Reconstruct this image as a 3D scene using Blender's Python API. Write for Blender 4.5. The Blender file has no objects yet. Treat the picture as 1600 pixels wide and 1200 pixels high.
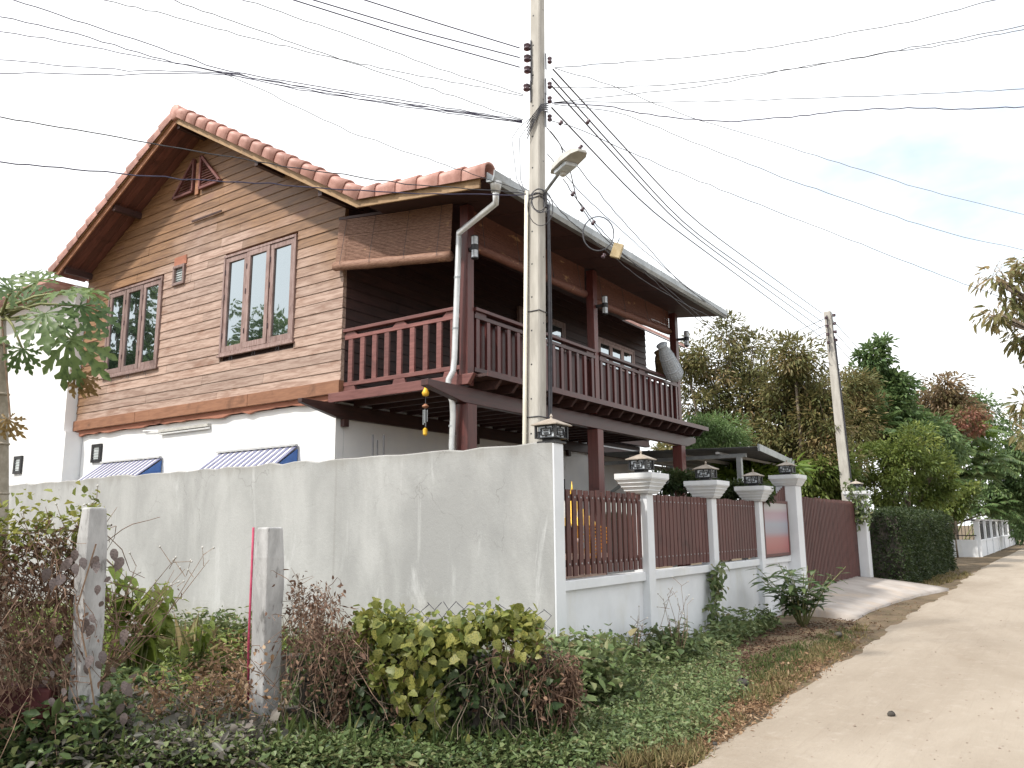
import bpy, math, random
import numpy as np
from mathutils import Vector, Matrix
S = bpy.context.scene
COL = S.collection
# ------------------------------------------------------------------ camera
FPX, H = 1250.0, 1.6
yaw, pitch, roll = [math.radians(a) for a in (34.65, 10.185, -0.488)]
fw = np.array([math.cos(yaw)*math.cos(pitch), math.sin(yaw)*math.cos(pitch), math.sin(pitch)])
rt = np.array([math.sin(yaw), -math.cos(yaw), 0.0])
up = np.cross(rt, fw)
rt = rt*math.cos(roll) + up*math.sin(roll)
up = np.cross(rt, fw)
CAM = np.array([0, 0, H])
cd = bpy.data.cameras.new('camera'); cam = bpy.data.objects.new('camera', cd); COL.objects.link(cam)
cd.sensor_width = 36; cd.lens = FPX/1600*36; cd.clip_end = 2000; cd.clip_start = .05
M = Matrix.Identity(4)
for i in range(3):
    M[i][0], M[i][1], M[i][2], M[i][3] = rt[i], up[i], -fw[i], CAM[i]
cam.matrix_world = M
S.camera = cam
def ray(px, py): return fw + (px-800)/FPX*rt - (py-600)/FPX*up
def at(px, py, **k):
    d = ray(px, py); a, v = list(k.items())[0]; i = 'xyz'.index(a)
    return CAM + (v-CAM[i])/d[i]*d
def PD(px, py, depth): return CAM + ray(px, py)*depth
# ------------------------------------------------------------------ world, sun, exposure
SUN_AZ = np.array([-.93, .37]); SUN_AZ /= np.linalg.norm(SUN_AZ); ELEV = math.radians(50)
w = bpy.data.worlds.new('World'); S.world = w; w.use_nodes = True
nt = w.node_tree; nt.nodes.clear()
def wn(t, **k):
    n = nt.nodes.new(t)
    for a, b in k.items(): setattr(n, a, b)
    return n
sky = wn('ShaderNodeTexSky', sky_type='NISHITA', sun_disc=False, sun_elevation=ELEV, sun_rotation=math.atan2(SUN_AZ[0], SUN_AZ[1]), air_density=1.6, dust_density=.8)
bs = wn('ShaderNodeBackground'); bs.inputs[1].default_value = .13
bc = wn('ShaderNodeBackground'); bc.inputs[0].default_value = (.97, .985, 1.0, 1); bc.inputs[1].default_value = .98
tc = wn('ShaderNodeTexCoord'); mp = wn('ShaderNodeMapping'); mp.inputs['Scale'].default_value = (1, 1, 2.2)
mp.inputs['Location'].default_value = (5.2, 2.7, .2)
nz = wn('ShaderNodeTexNoise'); nz.inputs['Scale'].default_value = 1.7; nz.inputs['Detail'].default_value = 6; nz.inputs['Roughness'].default_value = .55
cr = wn('ShaderNodeValToRGB'); cr.color_ramp.elements[0].position = .27; cr.color_ramp.elements[1].position = .46
cr.color_ramp.elements[0].color = (.33, .33, .33, 1)
mx = wn('ShaderNodeMixShader'); wo = wn('ShaderNodeOutputWorld')
L = nt.links.new
L(tc.outputs['Generated'], mp.inputs[0]); L(mp.outputs[0], nz.inputs['Vector']); L(nz.outputs[0], cr.inputs[0])
L(cr.outputs[0], mx.inputs[0]); L(sky.outputs[0], bs.inputs[0]); L(bs.outputs[0], mx.inputs[1]); L(bc.outputs[0], mx.inputs[2]); L(mx.outputs[0], wo.inputs[0])
sl = bpy.data.lights.new('sun', 'SUN'); sl.energy = 2.7; sl.angle = math.radians(3); sl.color = (1, .95, .87)
so = bpy.data.objects.new('sun', sl); COL.objects.link(so)
sd = Vector((-SUN_AZ[0]*math.cos(ELEV), -SUN_AZ[1]*math.cos(ELEV), -math.sin(ELEV)))
so.rotation_euler = sd.to_track_quat('-Z', 'Y').to_euler(); so.location = (-20, 20, 30)
S.view_settings.view_transform = 'Standard'; S.view_settings.look = 'None'; S.view_settings.gamma = 1
S.view_settings.exposure = .72
S.render.engine = 'CYCLES'
# ------------------------------------------------------------------ helpers
WL = {}
rng = np.random.default_rng(7); random.seed(7)
class MB:
    def __init__(s): s.v = []; s.f = []
    def add(s, vs, fs):
        n = len(s.v); s.v += [tuple(map(float, p)) for p in vs]; s.f += [tuple(n+i for i in f) for f in fs]; return s
    def box(s, x0, x1, y0, y1, z0, z1):
        return s.add([(x0,y0,z0),(x1,y0,z0),(x1,y1,z0),(x0,y1,z0),(x0,y0,z1),(x1,y0,z1),(x1,y1,z1),(x0,y1,z1)],
            [(0,3,2,1),(4,5,6,7),(0,1,5,4),(1,2,6,5),(2,3,7,6),(3,0,4,7)])
    def beam(s, p, q, wd, ht, upv=(0,0,1), taper=1):
        p, q = np.array(p, float), np.array(q, float); d = (q-p)/np.linalg.norm(q-p)
        sx = np.cross(d, upv); sx /= np.linalg.norm(sx); u = np.cross(sx, d)
        vs = [c + a*sx*wd/2*k + b*u*ht/2*k for c, k in ((p,1),(q,taper)) for a, b in ((-1,-1),(1,-1),(1,1),(-1,1))]
        return s.add(vs, [(3,2,1,0),(4,5,6,7),(0,1,5,4),(1,2,6,5),(2,3,7,6),(3,0,4,7)])
    def prism(s, poly, off):
        n = len(poly); poly = [np.array(p, float) for p in poly]; off = np.array(off, float)
        vs = poly + [p+off for p in poly]
        return s.add(vs, [tuple(range(n))[::-1], tuple(range(n, 2*n))] + [(i, (i+1) % n, n+(i+1) % n, n+i) for i in range(n)])
    def tube(s, pts, r, n=6, cap=True):
        pts = [np.array(p, float) for p in pts]; m = len(pts)
        rs = [r]*m if np.isscalar(r) else list(r)
        vs = []; ref = None
        for i in range(m):
            d = pts[min(i+1, m-1)] - pts[max(i-1, 0)]; d = d/(np.linalg.norm(d)+1e-9)
            if ref is None: ref = np.cross(d, (0,0,1) if abs(d[2]) < .9 else (1,0,0))
            a = ref - d*(ref@d); a /= np.linalg.norm(a)+1e-9; ref = a; b = np.cross(d, a)
            for k in range(n):
                t = 2*math.pi*k/n; vs.append(pts[i] + rs[i]*(math.cos(t)*a + math.sin(t)*b))
        fs = [(i*n+k, i*n+(k+1) % n, (i+1)*n+(k+1) % n, (i+1)*n+k) for i in range(m-1) for k in range(n)]
        if cap: fs += [tuple(range(n))[::-1], tuple((m-1)*n+k for k in range(n))]
        return s.add(vs, fs)
    def lathe(s, c, prof, n=12, axis=(0,0,1)):
        ax = np.array(axis, float); ax /= np.linalg.norm(ax); c = np.array(c, float)
        a = np.cross(ax, (1,0,0) if abs(ax[0]) < .9 else (0,1,0)); a /= np.linalg.norm(a); b = np.cross(ax, a)
        vs = [c + ax*h + r*(math.cos(2*math.pi*k/n)*a + math.sin(2*math.pi*k/n)*b) for r, h in prof for k in range(n)]
        m = len(prof)
        fs = [(i*n+k, i*n+(k+1) % n, (i+1)*n+(k+1) % n, (i+1)*n+k) for i in range(m-1) for k in range(n)]
        fs += [tuple(range(n))[::-1], tuple((m-1)*n+k for k in range(n))]
        return s.add(vs, fs)
    def frustum(s, cx, cy, z0, h0, z1, h1, sq=True):
        vs = [(cx+a*h0, cy+b*h0, z0) for a, b in ((-1,-1),(1,-1),(1,1),(-1,1))] + [(cx+a*h1, cy+b*h1, z1) for a, b in ((-1,-1),(1,-1),(1,1),(-1,1))]
        return s.add(vs, [(3,2,1,0),(4,5,6,7),(0,1,5,4),(1,2,6,5),(2,3,7,6),(3,0,4,7)])
    def build(s, name, mat, parent=None, smooth=False, bevel=0, kind=None):
        v = np.array(s.v); c = (v.min(0)+v.max(0))/2
        if parent is None: c = np.array([c[0], c[1], v[:,2].min()])
        me = bpy.data.meshes.new(name); me.from_pydata([tuple(p) for p in v-c], [], s.f)
        if smooth: me.polygons.foreach_set('use_smooth', [True]*len(me.polygons))
        return place(me, name, mat, c, parent, bevel, kind)
def place(me, name, mat, c, parent=None, bevel=0, kind=None, rot=None):
    o = bpy.data.objects.new(name, me); COL.objects.link(o)
    if mat and not me.materials: me.materials.append(mat)
    WL[o.name] = np.array(c, float)
    o.location = c if parent is None else tuple(np.array(c) - WL[parent.name])
    if parent: o.parent = parent
    if rot is not None: o.rotation_mode = 'QUATERNION'; o.rotation_quaternion = rot
    if bevel:
        b = o.modifiers.new('bevel', 'BEVEL'); b.width = bevel; b.segments = 2; b.limit_method = 'ANGLE'
    if kind: o['kind'] = kind
    return o
def tag(o, label, cat, group=None):
    o['label'] = label; o['category'] = cat
    if group: o['group'] = group
    return o
def thing(name, label, cat, loc, group=None):
    o = bpy.data.objects.new(name, None); COL.objects.link(o); o.empty_display_size = .1
    o.location = tuple(loc); WL[o.name] = np.array(loc, float)
    return tag(o, label, cat, group)
# ------------------------------------------------------------------ materials
class NT:
    def __init__(s, name):
        s.m = bpy.data.materials.new(name); s.m.use_nodes = True; s.t = s.m.node_tree; s.t.nodes.clear()
        s.out = s.n('ShaderNodeOutputMaterial'); s.b = s.n('ShaderNodeBsdfPrincipled'); s.l(s.b.outputs[0], s.out.inputs[0])
    def n(s, t, **k):
        x = s.t.nodes.new(t)
        for a, b in k.items(): setattr(x, a, b)
        return x
    def l(s, a, b): s.t.links.new(a, b)
    def inp(s, sock, v):
        if hasattr(v, 'is_linked') or isinstance(v, bpy.types.NodeSocket): s.l(v, sock)
        else: sock.default_value = v
    def math(s, op, a, b=0, c=0, clamp=False):
        x = s.n('ShaderNodeMath', operation=op, use_clamp=clamp); s.inp(x.inputs[0], a); s.inp(x.inputs[1], b); s.inp(x.inputs[2], c); return x.outputs[0]
    def coord(s, scale=(1,1,1), src='Object'):
        if src == 'World': o = s.n('ShaderNodeNewGeometry').outputs['Position']
        else: o = s.n('ShaderNodeTexCoord').outputs[src]
        mp = s.n('ShaderNodeMapping'); mp.inputs['Scale'].default_value = scale; s.l(o, mp.inputs[0]); return mp.outputs[0]
    def noise(s, scale, co, detail=5, rough=.6, dist=0):
        x = s.n('ShaderNodeTexNoise'); x.inputs['Scale'].default_value = scale; x.inputs['Detail'].default_value = detail
        x.inputs['Roughness'].default_value = rough; x.inputs['Distortion'].default_value = dist; s.l(co, x.inputs['Vector']); return x.outputs[0]
    def ramp(s, f, a, b): 
        x = s.n('ShaderNodeMapRange'); s.inp(x.inputs[0], f); x.inputs[1].default_value = a; x.inputs[2].default_value = b; x.clamp = True; x.interpolation_type = 'SMOOTHSTEP'; return x.outputs[0]
    def mix(s, f, a, b, mode='MIX'):
        x = s.n('ShaderNodeMix', data_type='RGBA', blend_type=mode)
        s.inp(x.inputs[0], f); s.inp(x.inputs[6], c4(a)); s.inp(x.inputs[7], c4(b)); return x.outputs[2]
    def bump(s, h, strength=.3, dist=.01):
        x = s.n('ShaderNodeBump'); x.inputs['Strength'].default_value = strength; x.inputs['Distance'].default_value = dist
        s.l(h, x.inputs['Height']); s.l(x.outputs[0], s.b.inputs['Normal'])
    def fin(s, col, rough=.6, metal=0, spec=.5):
        s.inp(s.b.inputs['Base Color'], c4(col)); s.inp(s.b.inputs['Roughness'], rough); s.b.inputs['Metallic'].default_value = metal
        s.b.inputs['Specular IOR Level'].default_value = spec; return s.m
def c4(c): return tuple(c)+(1,) if isinstance(c, (tuple, list)) and len(c) == 3 else c
def pmat(name, c1, c2, scale=6, rough=.6, bump=.2, stretch=(1,1,1), lo=.35, hi=.65, rnd=.0, metal=0, spec=.4, dirt=None, dirt_scale=1.2, dlo=.5, dhi=.75, src='World', bd=.01, fine=40):
    t = NT(name); co = t.coord(stretch, src); n1 = t.noise(scale, co)
    col = t.mix(t.ramp(n1, lo, hi), c1, c2)
    if dirt: col = t.mix(t.ramp(t.noise(dirt_scale, t.coord((1,1,.35), 'World'), 7, .65), dlo, dhi), col, dirt)
    if rnd:
        r = t.n('ShaderNodeObjectInfo').outputs['Random']
        col = t.mix(1.0, col, t.mix(r, (1-rnd,)*3, (1+rnd*.6,)*3), 'MULTIPLY')
    if bump:
        h = t.math('ADD', t.math('MULTIPLY', n1, .6), t.math('MULTIPLY', t.noise(fine, co, 4), .4)); t.bump(h, bump, bd)
    return t.fin(col, rough, metal, spec)
MT = {}
def siding():
    t = NT('siding_wood'); co = t.coord((1, .09, 1.0), 'World'); g = t.noise(28, co, 6, .65, .4)
    r = t.n('ShaderNodeObjectInfo').outputs['Random']
    gp = t.n('ShaderNodeNewGeometry').outputs['Position']; sp = t.n('ShaderNodeSeparateXYZ'); t.l(gp, sp.inputs[0])
    y, z = sp.outputs[1], sp.outputs[2]
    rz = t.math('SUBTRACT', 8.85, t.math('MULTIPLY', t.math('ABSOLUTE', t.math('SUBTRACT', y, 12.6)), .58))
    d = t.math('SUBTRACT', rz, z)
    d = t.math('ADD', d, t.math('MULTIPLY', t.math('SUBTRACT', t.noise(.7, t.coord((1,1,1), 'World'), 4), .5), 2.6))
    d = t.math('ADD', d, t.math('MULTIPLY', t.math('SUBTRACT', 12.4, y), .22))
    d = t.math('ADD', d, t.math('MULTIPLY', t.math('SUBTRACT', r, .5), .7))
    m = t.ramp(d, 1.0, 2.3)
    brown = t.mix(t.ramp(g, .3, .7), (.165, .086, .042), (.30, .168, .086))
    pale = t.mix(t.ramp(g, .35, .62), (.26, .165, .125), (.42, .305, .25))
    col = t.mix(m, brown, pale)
    col = t.mix(t.ramp(t.noise(2.2, t.coord((1,.5,1.6), 'World'), 6), .56, .72), col, (.22, .12, .08))
    col = t.mix(1.0, col, t.mix(r, (.86,.86,.86), (1.12,1.1,1.08)), 'MULTIPLY')
    t.bump(g, .35, .006)
    return t.fin(col, t.math('ADD', .38, t.math('MULTIPLY', g, .25)), 0, .5)
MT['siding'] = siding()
def woodpaint(name, c1, c2, rough=.35, along=(1,.12,1), rnd=.22, scale=30):
    t = NT(name); g = t.noise(scale, t.coord(along, 'World'), 5, .6, .3)
    col = t.mix(t.ramp(g, .3, .7), c1, c2)
    col = t.mix(t.ramp(t.noise(2.5, t.coord((1,1,1), 'World'), 6), .55, .75), col, tuple(x*.6 for x in c1))
    r = t.n('ShaderNodeObjectInfo').outputs['Random']
    col = t.mix(1.0, col, t.mix(r, (1-rnd,)*3, (1+rnd,)*3), 'MULTIPLY')
    t.bump(g, .15, .004)
    return t.fin(col, t.math('ADD', rough, t.math('MULTIPLY', g, .18)), 0, .5)
MT['trim'] = woodpaint('trim_wood', (.24,.105,.055), (.33,.155,.085), .5)
MT['joint'] = woodpaint('joint_wood', (.26,.10,.06), (.34,.15,.10), .8)
MT['redY'] = woodpaint('red_wood_sunlit_side', (.135,.046,.04), (.20,.078,.068), .4)  # paler copy of the red wood, sunlight on the side put into its colour
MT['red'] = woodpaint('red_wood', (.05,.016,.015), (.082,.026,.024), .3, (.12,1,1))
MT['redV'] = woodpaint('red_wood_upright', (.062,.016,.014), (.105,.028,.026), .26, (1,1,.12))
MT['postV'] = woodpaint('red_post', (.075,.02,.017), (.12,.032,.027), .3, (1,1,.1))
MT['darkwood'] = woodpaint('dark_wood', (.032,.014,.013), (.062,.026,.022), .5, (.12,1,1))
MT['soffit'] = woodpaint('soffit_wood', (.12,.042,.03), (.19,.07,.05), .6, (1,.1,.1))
MT['fascia'] = woodpaint('fascia_wood', (.33,.20,.10), (.43,.28,.15), .55, (1,.15,.15))
MT['winwood'] = woodpaint('window_wood', (.19,.115,.10), (.33,.235,.215), .4, (1,1,.15))
MT['picket'] = woodpaint('picket_wood', (.075,.027,.024), (.11,.042,.036), .55, (1,1,.1), .14)
MT['white'] = pmat('white_render', (.80,.80,.79), (.76,.765,.77), 3, .75, .08, dirt=(.62,.62,.58), dirt_scale=.8, dlo=.58, dhi=.85)
MT['whitef'] = pmat('white_fence_paint', (.69,.71,.735), (.64,.66,.685), 2.5, .7, .12, dirt=(.56,.55,.49), dirt_scale=1.3, dlo=.52, dhi=.85)
def concrete():
    t = NT('wall_concrete'); co = t.coord((1,1,1), 'World')
    a = t.noise(.9, t.coord((1,1,.5), 'World'), 8, .62, .5); b = t.noise(3.2, t.coord((1,1,.18), 'World'), 7, .65, .3); c = t.noise(22, co, 6, .7)
    col = t.mix(t.ramp(a, .33, .68), (.305,.307,.303), (.425,.427,.42))
    col = t.mix(t.math('MULTIPLY', t.ramp(b, .5, .8), .4), col, (.29,.288,.28))
    col = t.mix(t.math('MULTIPLY', t.ramp(t.noise(1.9, t.coord((1,1,.25), 'World'), 6, .7, 1.), .58, .72), .6), col, (.54,.545,.545))
    col = t.mix(t.math('MULTIPLY', t.ramp(c, .55, .75), .25), col, (.28,.27,.25))
    sp = t.n('ShaderNodeSeparateXYZ'); t.l(t.n('ShaderNodeNewGeometry').outputs['Position'], sp.inputs[0])
    edge = t.ramp(t.math('ADD', sp.outputs[2], t.math('MULTIPLY', t.math('SUBTRACT', b, .5), .5)), 2.36, 2.56)
    col = t.mix(t.math('MULTIPLY', edge, .55), col, (.25,.24,.22))
    low = t.ramp(t.math('ADD', sp.outputs[2], t.math('MULTIPLY', t.math('SUBTRACT', a, .5), .9)), .75, .1)
    col = t.mix(t.math('MULTIPLY', low, .55), col, (.27,.26,.2))
    vo = t.n('ShaderNodeTexVoronoi', feature='DISTANCE_TO_EDGE'); vo.inputs['Scale'].default_value = 1.1
    wv = t.n('ShaderNodeVectorMath', operation='ADD'); nn_ = t.n('ShaderNodeTexNoise'); nn_.inputs['Scale'].default_value = 3.5; nn_.inputs['Detail'].default_value = 6
    t.l(co, nn_.inputs['Vector']); sc_ = t.n('ShaderNodeVectorMath', operation='SCALE'); sc_.inputs['Scale'].default_value = .55; t.l(nn_.outputs['Color'], sc_.inputs[0]); t.l(co, wv.inputs[0]); t.l(sc_.outputs[0], wv.inputs[1]); t.l(wv.outputs[0], vo.inputs['Vector'])
    crk = t.math('MULTIPLY', t.ramp(vo.outputs['Distance'], .012, .002), t.ramp(t.math('ADD', t.math('MULTIPLY', sp.outputs[2], .12), t.noise(1.3, co, 3)), .68, .86))
    col = t.mix(t.math('MULTIPLY', crk, .38), col, (.16,.155,.14))
    jn = t.ramp(t.math('ABSOLUTE', t.math('ADD', t.math('SUBTRACT', sp.outputs[1], 8.05), t.math('MULTIPLY', c, .03))), .03, .008)
    col = t.mix(t.math('MULTIPLY', jn, .35), col, (.25,.245,.23))
    t.bump(t.math('ADD', t.math('MULTIPLY', a, .7), t.math('MULTIPLY', c, .3)), .5, .03)
    return t.fin(col, .88, 0, .3)
MT['concrete'] = concrete()
MT['polec'] = pmat('pole_concrete', (.38,.36,.325), (.48,.46,.42), 9, .85, .45, (1,1,.2), dirt=(.30,.28,.25), dirt_scale=3, dlo=.55, dhi=.8, bd=.006)
MT['postc'] = pmat('old_post_concrete', (.33,.33,.33), (.46,.46,.46), 9, .95, 1.0, (1,1,.3), dirt=(.13,.125,.12), dirt_scale=14, dlo=.54, dhi=.72, bd=.012, fine=60)
MT['tile'] = pmat('roof_tile', (.40,.20,.16), (.52,.285,.235), 7, .5, .12, rnd=.14, dirt=(.30,.15,.12), dirt_scale=5)
MT['galv'] = pmat('galvanised_steel', (.30,.32,.33), (.40,.42,.43), 5, .45, .05, metal=.6)
MT['pvc'] = pmat('downpipe_steel', (.50,.51,.51), (.60,.61,.61), 6, .38, .05, metal=.5)
MT['conduit'] = pmat('pale_conduit', (.70,.66,.55), (.78,.74,.63), 6, .5, .03)
MT['black'] = pmat('black_metal', (.015,.015,.017), (.03,.03,.032), 12, .45, .05)
MT['wire'] = pmat('black_wire', (.05,.05,.06), (.08,.08,.09), 12, .6, 0)
MT['wirep'] = pmat('blue_grey_wire', (.06,.055,.10), (.08,.075,.13), 12, .6, 0)
MT['ceram'] = pmat('brown_ceramic', (.05,.03,.04), (.09,.05,.06), 20, .25, 0)
MT['grey'] = pmat('grey_paint', (.42,.43,.43), (.5,.5,.5), 8, .5, .05)
MT['lampgrey'] = pmat('lamp_grey', (.40,.39,.36), (.5,.49,.46), 8, .5, .05)
MT['tan'] = pmat('tan_plastic', (.42,.32,.17), (.5,.4,.24), 8, .6, .05)
MT['sheet'] = pmat('grey_steel_sheet', (.16,.17,.18), (.24,.25,.26), 3, .5, .05, metal=.3)
MT['awnblue'] = pmat('awning_blue', (.03,.10,.32), (.05,.14,.40), 4, .45, .03)
MT['awnnavy'] = pmat('awning_slate', (.16,.17,.27), (.21,.22,.33), 4, .5, .03)
MT['awnwhite'] = pmat('awning_white', (.70,.68,.68), (.76,.74,.74), 4, .5, .03)
MT['gold'] = pmat('gold_paint', (.75,.42,.03), (.85,.52,.06), 9, .35, .03, metal=.2)
MT['marigold'] = pmat('marigold', (.85,.26,.01), (.9,.45,.02), 60, .8, .4)
MT['pink'] = pmat('pale_pink_paint', (.7,.5,.42), (.78,.6,.5), 8, .6, .05)
MT['green'] = pmat('green_paint', (.02,.22,.10), (.03,.3,.14), 8, .5, .05)
MT['pinkmark'] = pmat('pink_string', (.36,.04,.09), (.45,.07,.13), 30, .7, .05)
def glassm(name, tint, refl):
    t = NT(name); gl = t.n('ShaderNodeBsdfGlossy'); gl.inputs['Color'].default_value = c4(refl); gl.inputs['Roughness'].default_value = .015
    t.fin((tint), .1, 0, .5); mx_ = t.n('ShaderNodeMixShader'); lw = t.n('ShaderNodeLayerWeight'); lw.inputs[0].default_value = .35
    t.l(t.math('ADD', .5, t.math('MULTIPLY', lw.outputs['Facing'], .4)), mx_.inputs[0]); t.l(t.b.outputs[0], mx_.inputs[1]); t.l(gl.outputs[0], mx_.inputs[2])
    nn = t.n('ShaderNodeBump'); nn.inputs['Strength'].default_value = .06; nn.inputs['Distance'].default_value = .02
    t.l(t.noise(2.2, t.coord((1,1,1), 'World'), 2), nn.inputs['Height']); t.l(nn.outputs[0], gl.inputs['Normal'])
    t.l(mx_.outputs[0], t.out.inputs[0]); return t.m
MT['glass'] = glassm('tinted_glass', (.012,.016,.018), (.60,.67,.70))
MT['frost'] = pmat('frosted_louvre', (.42,.47,.47), (.52,.56,.56), 6, .2, 0)
MT['lampglass'] = pmat('lamp_glass', (.62,.66,.70), (.5,.55,.6), 30, .15, .05)
def bamboo(name, c1, c2):
    t = NT(name); g = t.noise(9, t.coord((1.5,1.5,14), 'World'), 5, .6)
    col = t.mix(t.ramp(g, .35, .65), c1, c2)
    col = t.mix(t.ramp(t.noise(3.2, t.coord((1,1,2.4), 'World'), 6, .7), .60, .68), col, (.45,.27,.15))
    return t.fin(col, .6, 0, .3)
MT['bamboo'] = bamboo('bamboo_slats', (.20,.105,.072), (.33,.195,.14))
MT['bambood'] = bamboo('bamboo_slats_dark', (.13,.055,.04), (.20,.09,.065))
MT['wicker'] = pmat('wicker', (.36,.40,.44), (.58,.62,.66), 60, .7, .5, lo=.4, hi=.6)
MT['wickerb'] = pmat('wicker_brown', (.14,.09,.04), (.25,.16,.08), 60, .7, .5)
def groundm():
    t = NT('soil'); a = t.noise(1.3, t.coord((1,1,1), 'World'), 8, .65); b = t.noise(9, t.coord((1,1,1), 'World'), 6, .7)
    col = t.mix(t.ramp(a, .35, .65), (.085,.062,.042), (.20,.145,.095))
    col = t.mix(t.ramp(b, .45, .7), col, (.13,.11,.06)); t.bump(b, .8, .04); return t.fin(col, .95, 0, .2)
MT['soil'] = groundm()
def roadm():
    t = NT('road_sand'); W_ = t.coord((1,1,1), 'World'); a = t.noise(.55, t.coord((.35,1,1), 'World'), 7, .6, .5); b = t.noise(5, W_, 8, .7); c = t.noise(55, W_, 4, .7)
    tr = t.noise(7, t.coord((.06,1.6,1), 'World'), 5, .6)
    col = t.mix(t.ramp(a, .3, .7), (.285,.238,.188), (.38,.327,.268))
    col = t.mix(t.math('MULTIPLY', t.ramp(b, .5, .75), .5), col, (.415,.362,.308))
    col = t.mix(t.math('MULTIPLY', t.ramp(tr, .55, .75), .45), col, (.27,.222,.175))
    col = t.mix(t.math('MULTIPLY', t.ramp(t.noise(1.1, W_, 9, .75), .58, .7), .5), col, (.25,.195,.145))
    col = t.mix(t.math('MULTIPLY', t.ramp(c, .6, .72), .35), col, (.27,.20,.15))
    h = t.math('ADD', t.math('MULTIPLY', b, .5), t.math('ADD', t.math('MULTIPLY', c, .15), t.math('MULTIPLY', tr, .45))); t.bump(h, .8, .05)
    return t.fin(col, .95, 0, .2)
MT['road'] = roadm()
MT['gravel'] = pmat('gravel', (.20,.155,.12), (.34,.28,.23), 9, .9, .3)
MT['drive'] = pmat('driveway_concrete', (.34,.30,.27), (.43,.39,.36), 1.6, .9, .3, dirt=(.45,.36,.28), dirt_scale=1.1, dlo=.5, dhi=.7)
def leafm(name, cols, trans=.35, rough=.45, tcol=None):
    t = NT(name); at_ = t.n('ShaderNodeAttribute', attribute_name='tint')
    r = t.n('ShaderNodeValToRGB'); e = r.color_ramp.elements; e[0].color = c4(cols[0]); e[-1].color = c4(cols[-1])
    for i, c in enumerate(cols[1:-1]): x = e.new((i+1)/(len(cols)-1)); x.color = c4(c)
    t.l(at_.outputs['Fac'], r.inputs[0]); col = r.outputs[0]
    t.fin(col, rough, 0, .4); tr = t.n('ShaderNodeBsdfTranslucent'); t.l(t.mix(.35, col, tcol or cols[-1]), tr.inputs[0])
    mx_ = t.n('ShaderNodeMixShader'); mx_.inputs[0].default_value = trans; t.l(t.b.outputs[0], mx_.inputs[1]); t.l(tr.outputs[0], mx_.inputs[2]); t.l(mx_.outputs[0], t.out.inputs[0])
    return t.m
def leafobj(name, c1, c2, trans=.35):
    t = NT(name); r = t.n('ShaderNodeObjectInfo').outputs['Random']
    col = t.mix(r, c1, c2); col = t.mix(t.ramp(t.noise(7, t.coord((1,1,1), 'Object'), 3), .45, .7), col, tuple(x*.72 for x in c1)); t.fin(col, .45, 0, .4); tr = t.n('ShaderNodeBsdfTranslucent'); t.l(col, tr.inputs[0])
    mx_ = t.n('ShaderNodeMixShader'); mx_.inputs[0].default_value = trans; t.l(t.b.outputs[0], mx_.inputs[1]); t.l(tr.outputs[0], mx_.inputs[2]); t.l(mx_.outputs[0], t.out.inputs[0])
    return t.m
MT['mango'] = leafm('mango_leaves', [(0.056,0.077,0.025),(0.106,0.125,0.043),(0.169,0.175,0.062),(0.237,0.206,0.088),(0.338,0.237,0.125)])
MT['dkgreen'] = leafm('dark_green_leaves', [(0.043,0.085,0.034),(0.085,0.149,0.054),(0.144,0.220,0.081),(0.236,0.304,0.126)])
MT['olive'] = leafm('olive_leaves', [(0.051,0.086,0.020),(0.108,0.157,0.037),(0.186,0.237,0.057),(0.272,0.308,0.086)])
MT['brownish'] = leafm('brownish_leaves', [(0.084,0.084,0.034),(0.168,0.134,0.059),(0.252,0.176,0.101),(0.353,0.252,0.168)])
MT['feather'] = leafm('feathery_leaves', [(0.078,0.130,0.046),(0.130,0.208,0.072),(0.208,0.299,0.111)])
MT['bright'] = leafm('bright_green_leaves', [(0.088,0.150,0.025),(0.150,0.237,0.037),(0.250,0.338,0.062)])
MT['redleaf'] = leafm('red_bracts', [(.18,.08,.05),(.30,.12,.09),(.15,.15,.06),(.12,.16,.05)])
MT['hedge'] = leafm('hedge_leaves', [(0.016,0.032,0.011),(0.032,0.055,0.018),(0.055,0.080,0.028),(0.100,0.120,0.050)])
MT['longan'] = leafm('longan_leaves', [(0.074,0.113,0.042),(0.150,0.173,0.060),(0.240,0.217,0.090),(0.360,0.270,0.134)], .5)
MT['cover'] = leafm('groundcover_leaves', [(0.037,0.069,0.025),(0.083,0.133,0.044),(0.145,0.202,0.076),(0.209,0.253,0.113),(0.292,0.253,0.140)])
MT['greycov'] = leafm('greyish_weeds', [(.07,.075,.06),(.12,.12,.10),(.19,.17,.145),(.24,.2,.18)])
MT['dry'] = leafm('dry_leaves', [(.11,.06,.03),(.20,.115,.06),(.30,.19,.11),(.40,.29,.19)], .2, .8)
MT['dryred'] = leafm('dry_reddish_weed', [(.085,.05,.035),(.14,.08,.055),(.24,.15,.095)], .15, .8)
MT['drygrass'] = leafm('dry_grass', [(.16,.13,.05),(.25,.19,.09),(.34,.27,.14),(.16,.18,.06)], .25, .8)
MT['grass'] = leafm('green_grass', [(.05,.09,.025),(.10,.14,.04),(.2,.19,.08)], .25, .6)
MT['vineL'] = leafobj('vine_leaf', (.12,.155,.035), (.30,.28,.075))
MT['vineD'] = leafobj('dark_vine_leaf', (.035,.065,.022), (.075,.11,.04))
MT['vineM'] = leafm('vine_mass', [(0.041,0.069,0.025),(0.110,0.152,0.041),(0.235,0.262,0.062),(0.359,0.345,0.097)])
MT['purple'] = leafobj('purplish_leaf', (.13,.105,.10), (.23,.185,.175), .25)
MT['papaya'] = leafobj('papaya_leaf', (.095,.16,.06), (.19,.26,.095), .45)
MT['papdry'] = leafobj('papaya_dry', (.22,.14,.06), (.3,.21,.09), .3)
MT['cassava'] = leafobj('cassava_leaf', (.15,.21,.035), (.27,.31,.07), .5)
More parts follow.
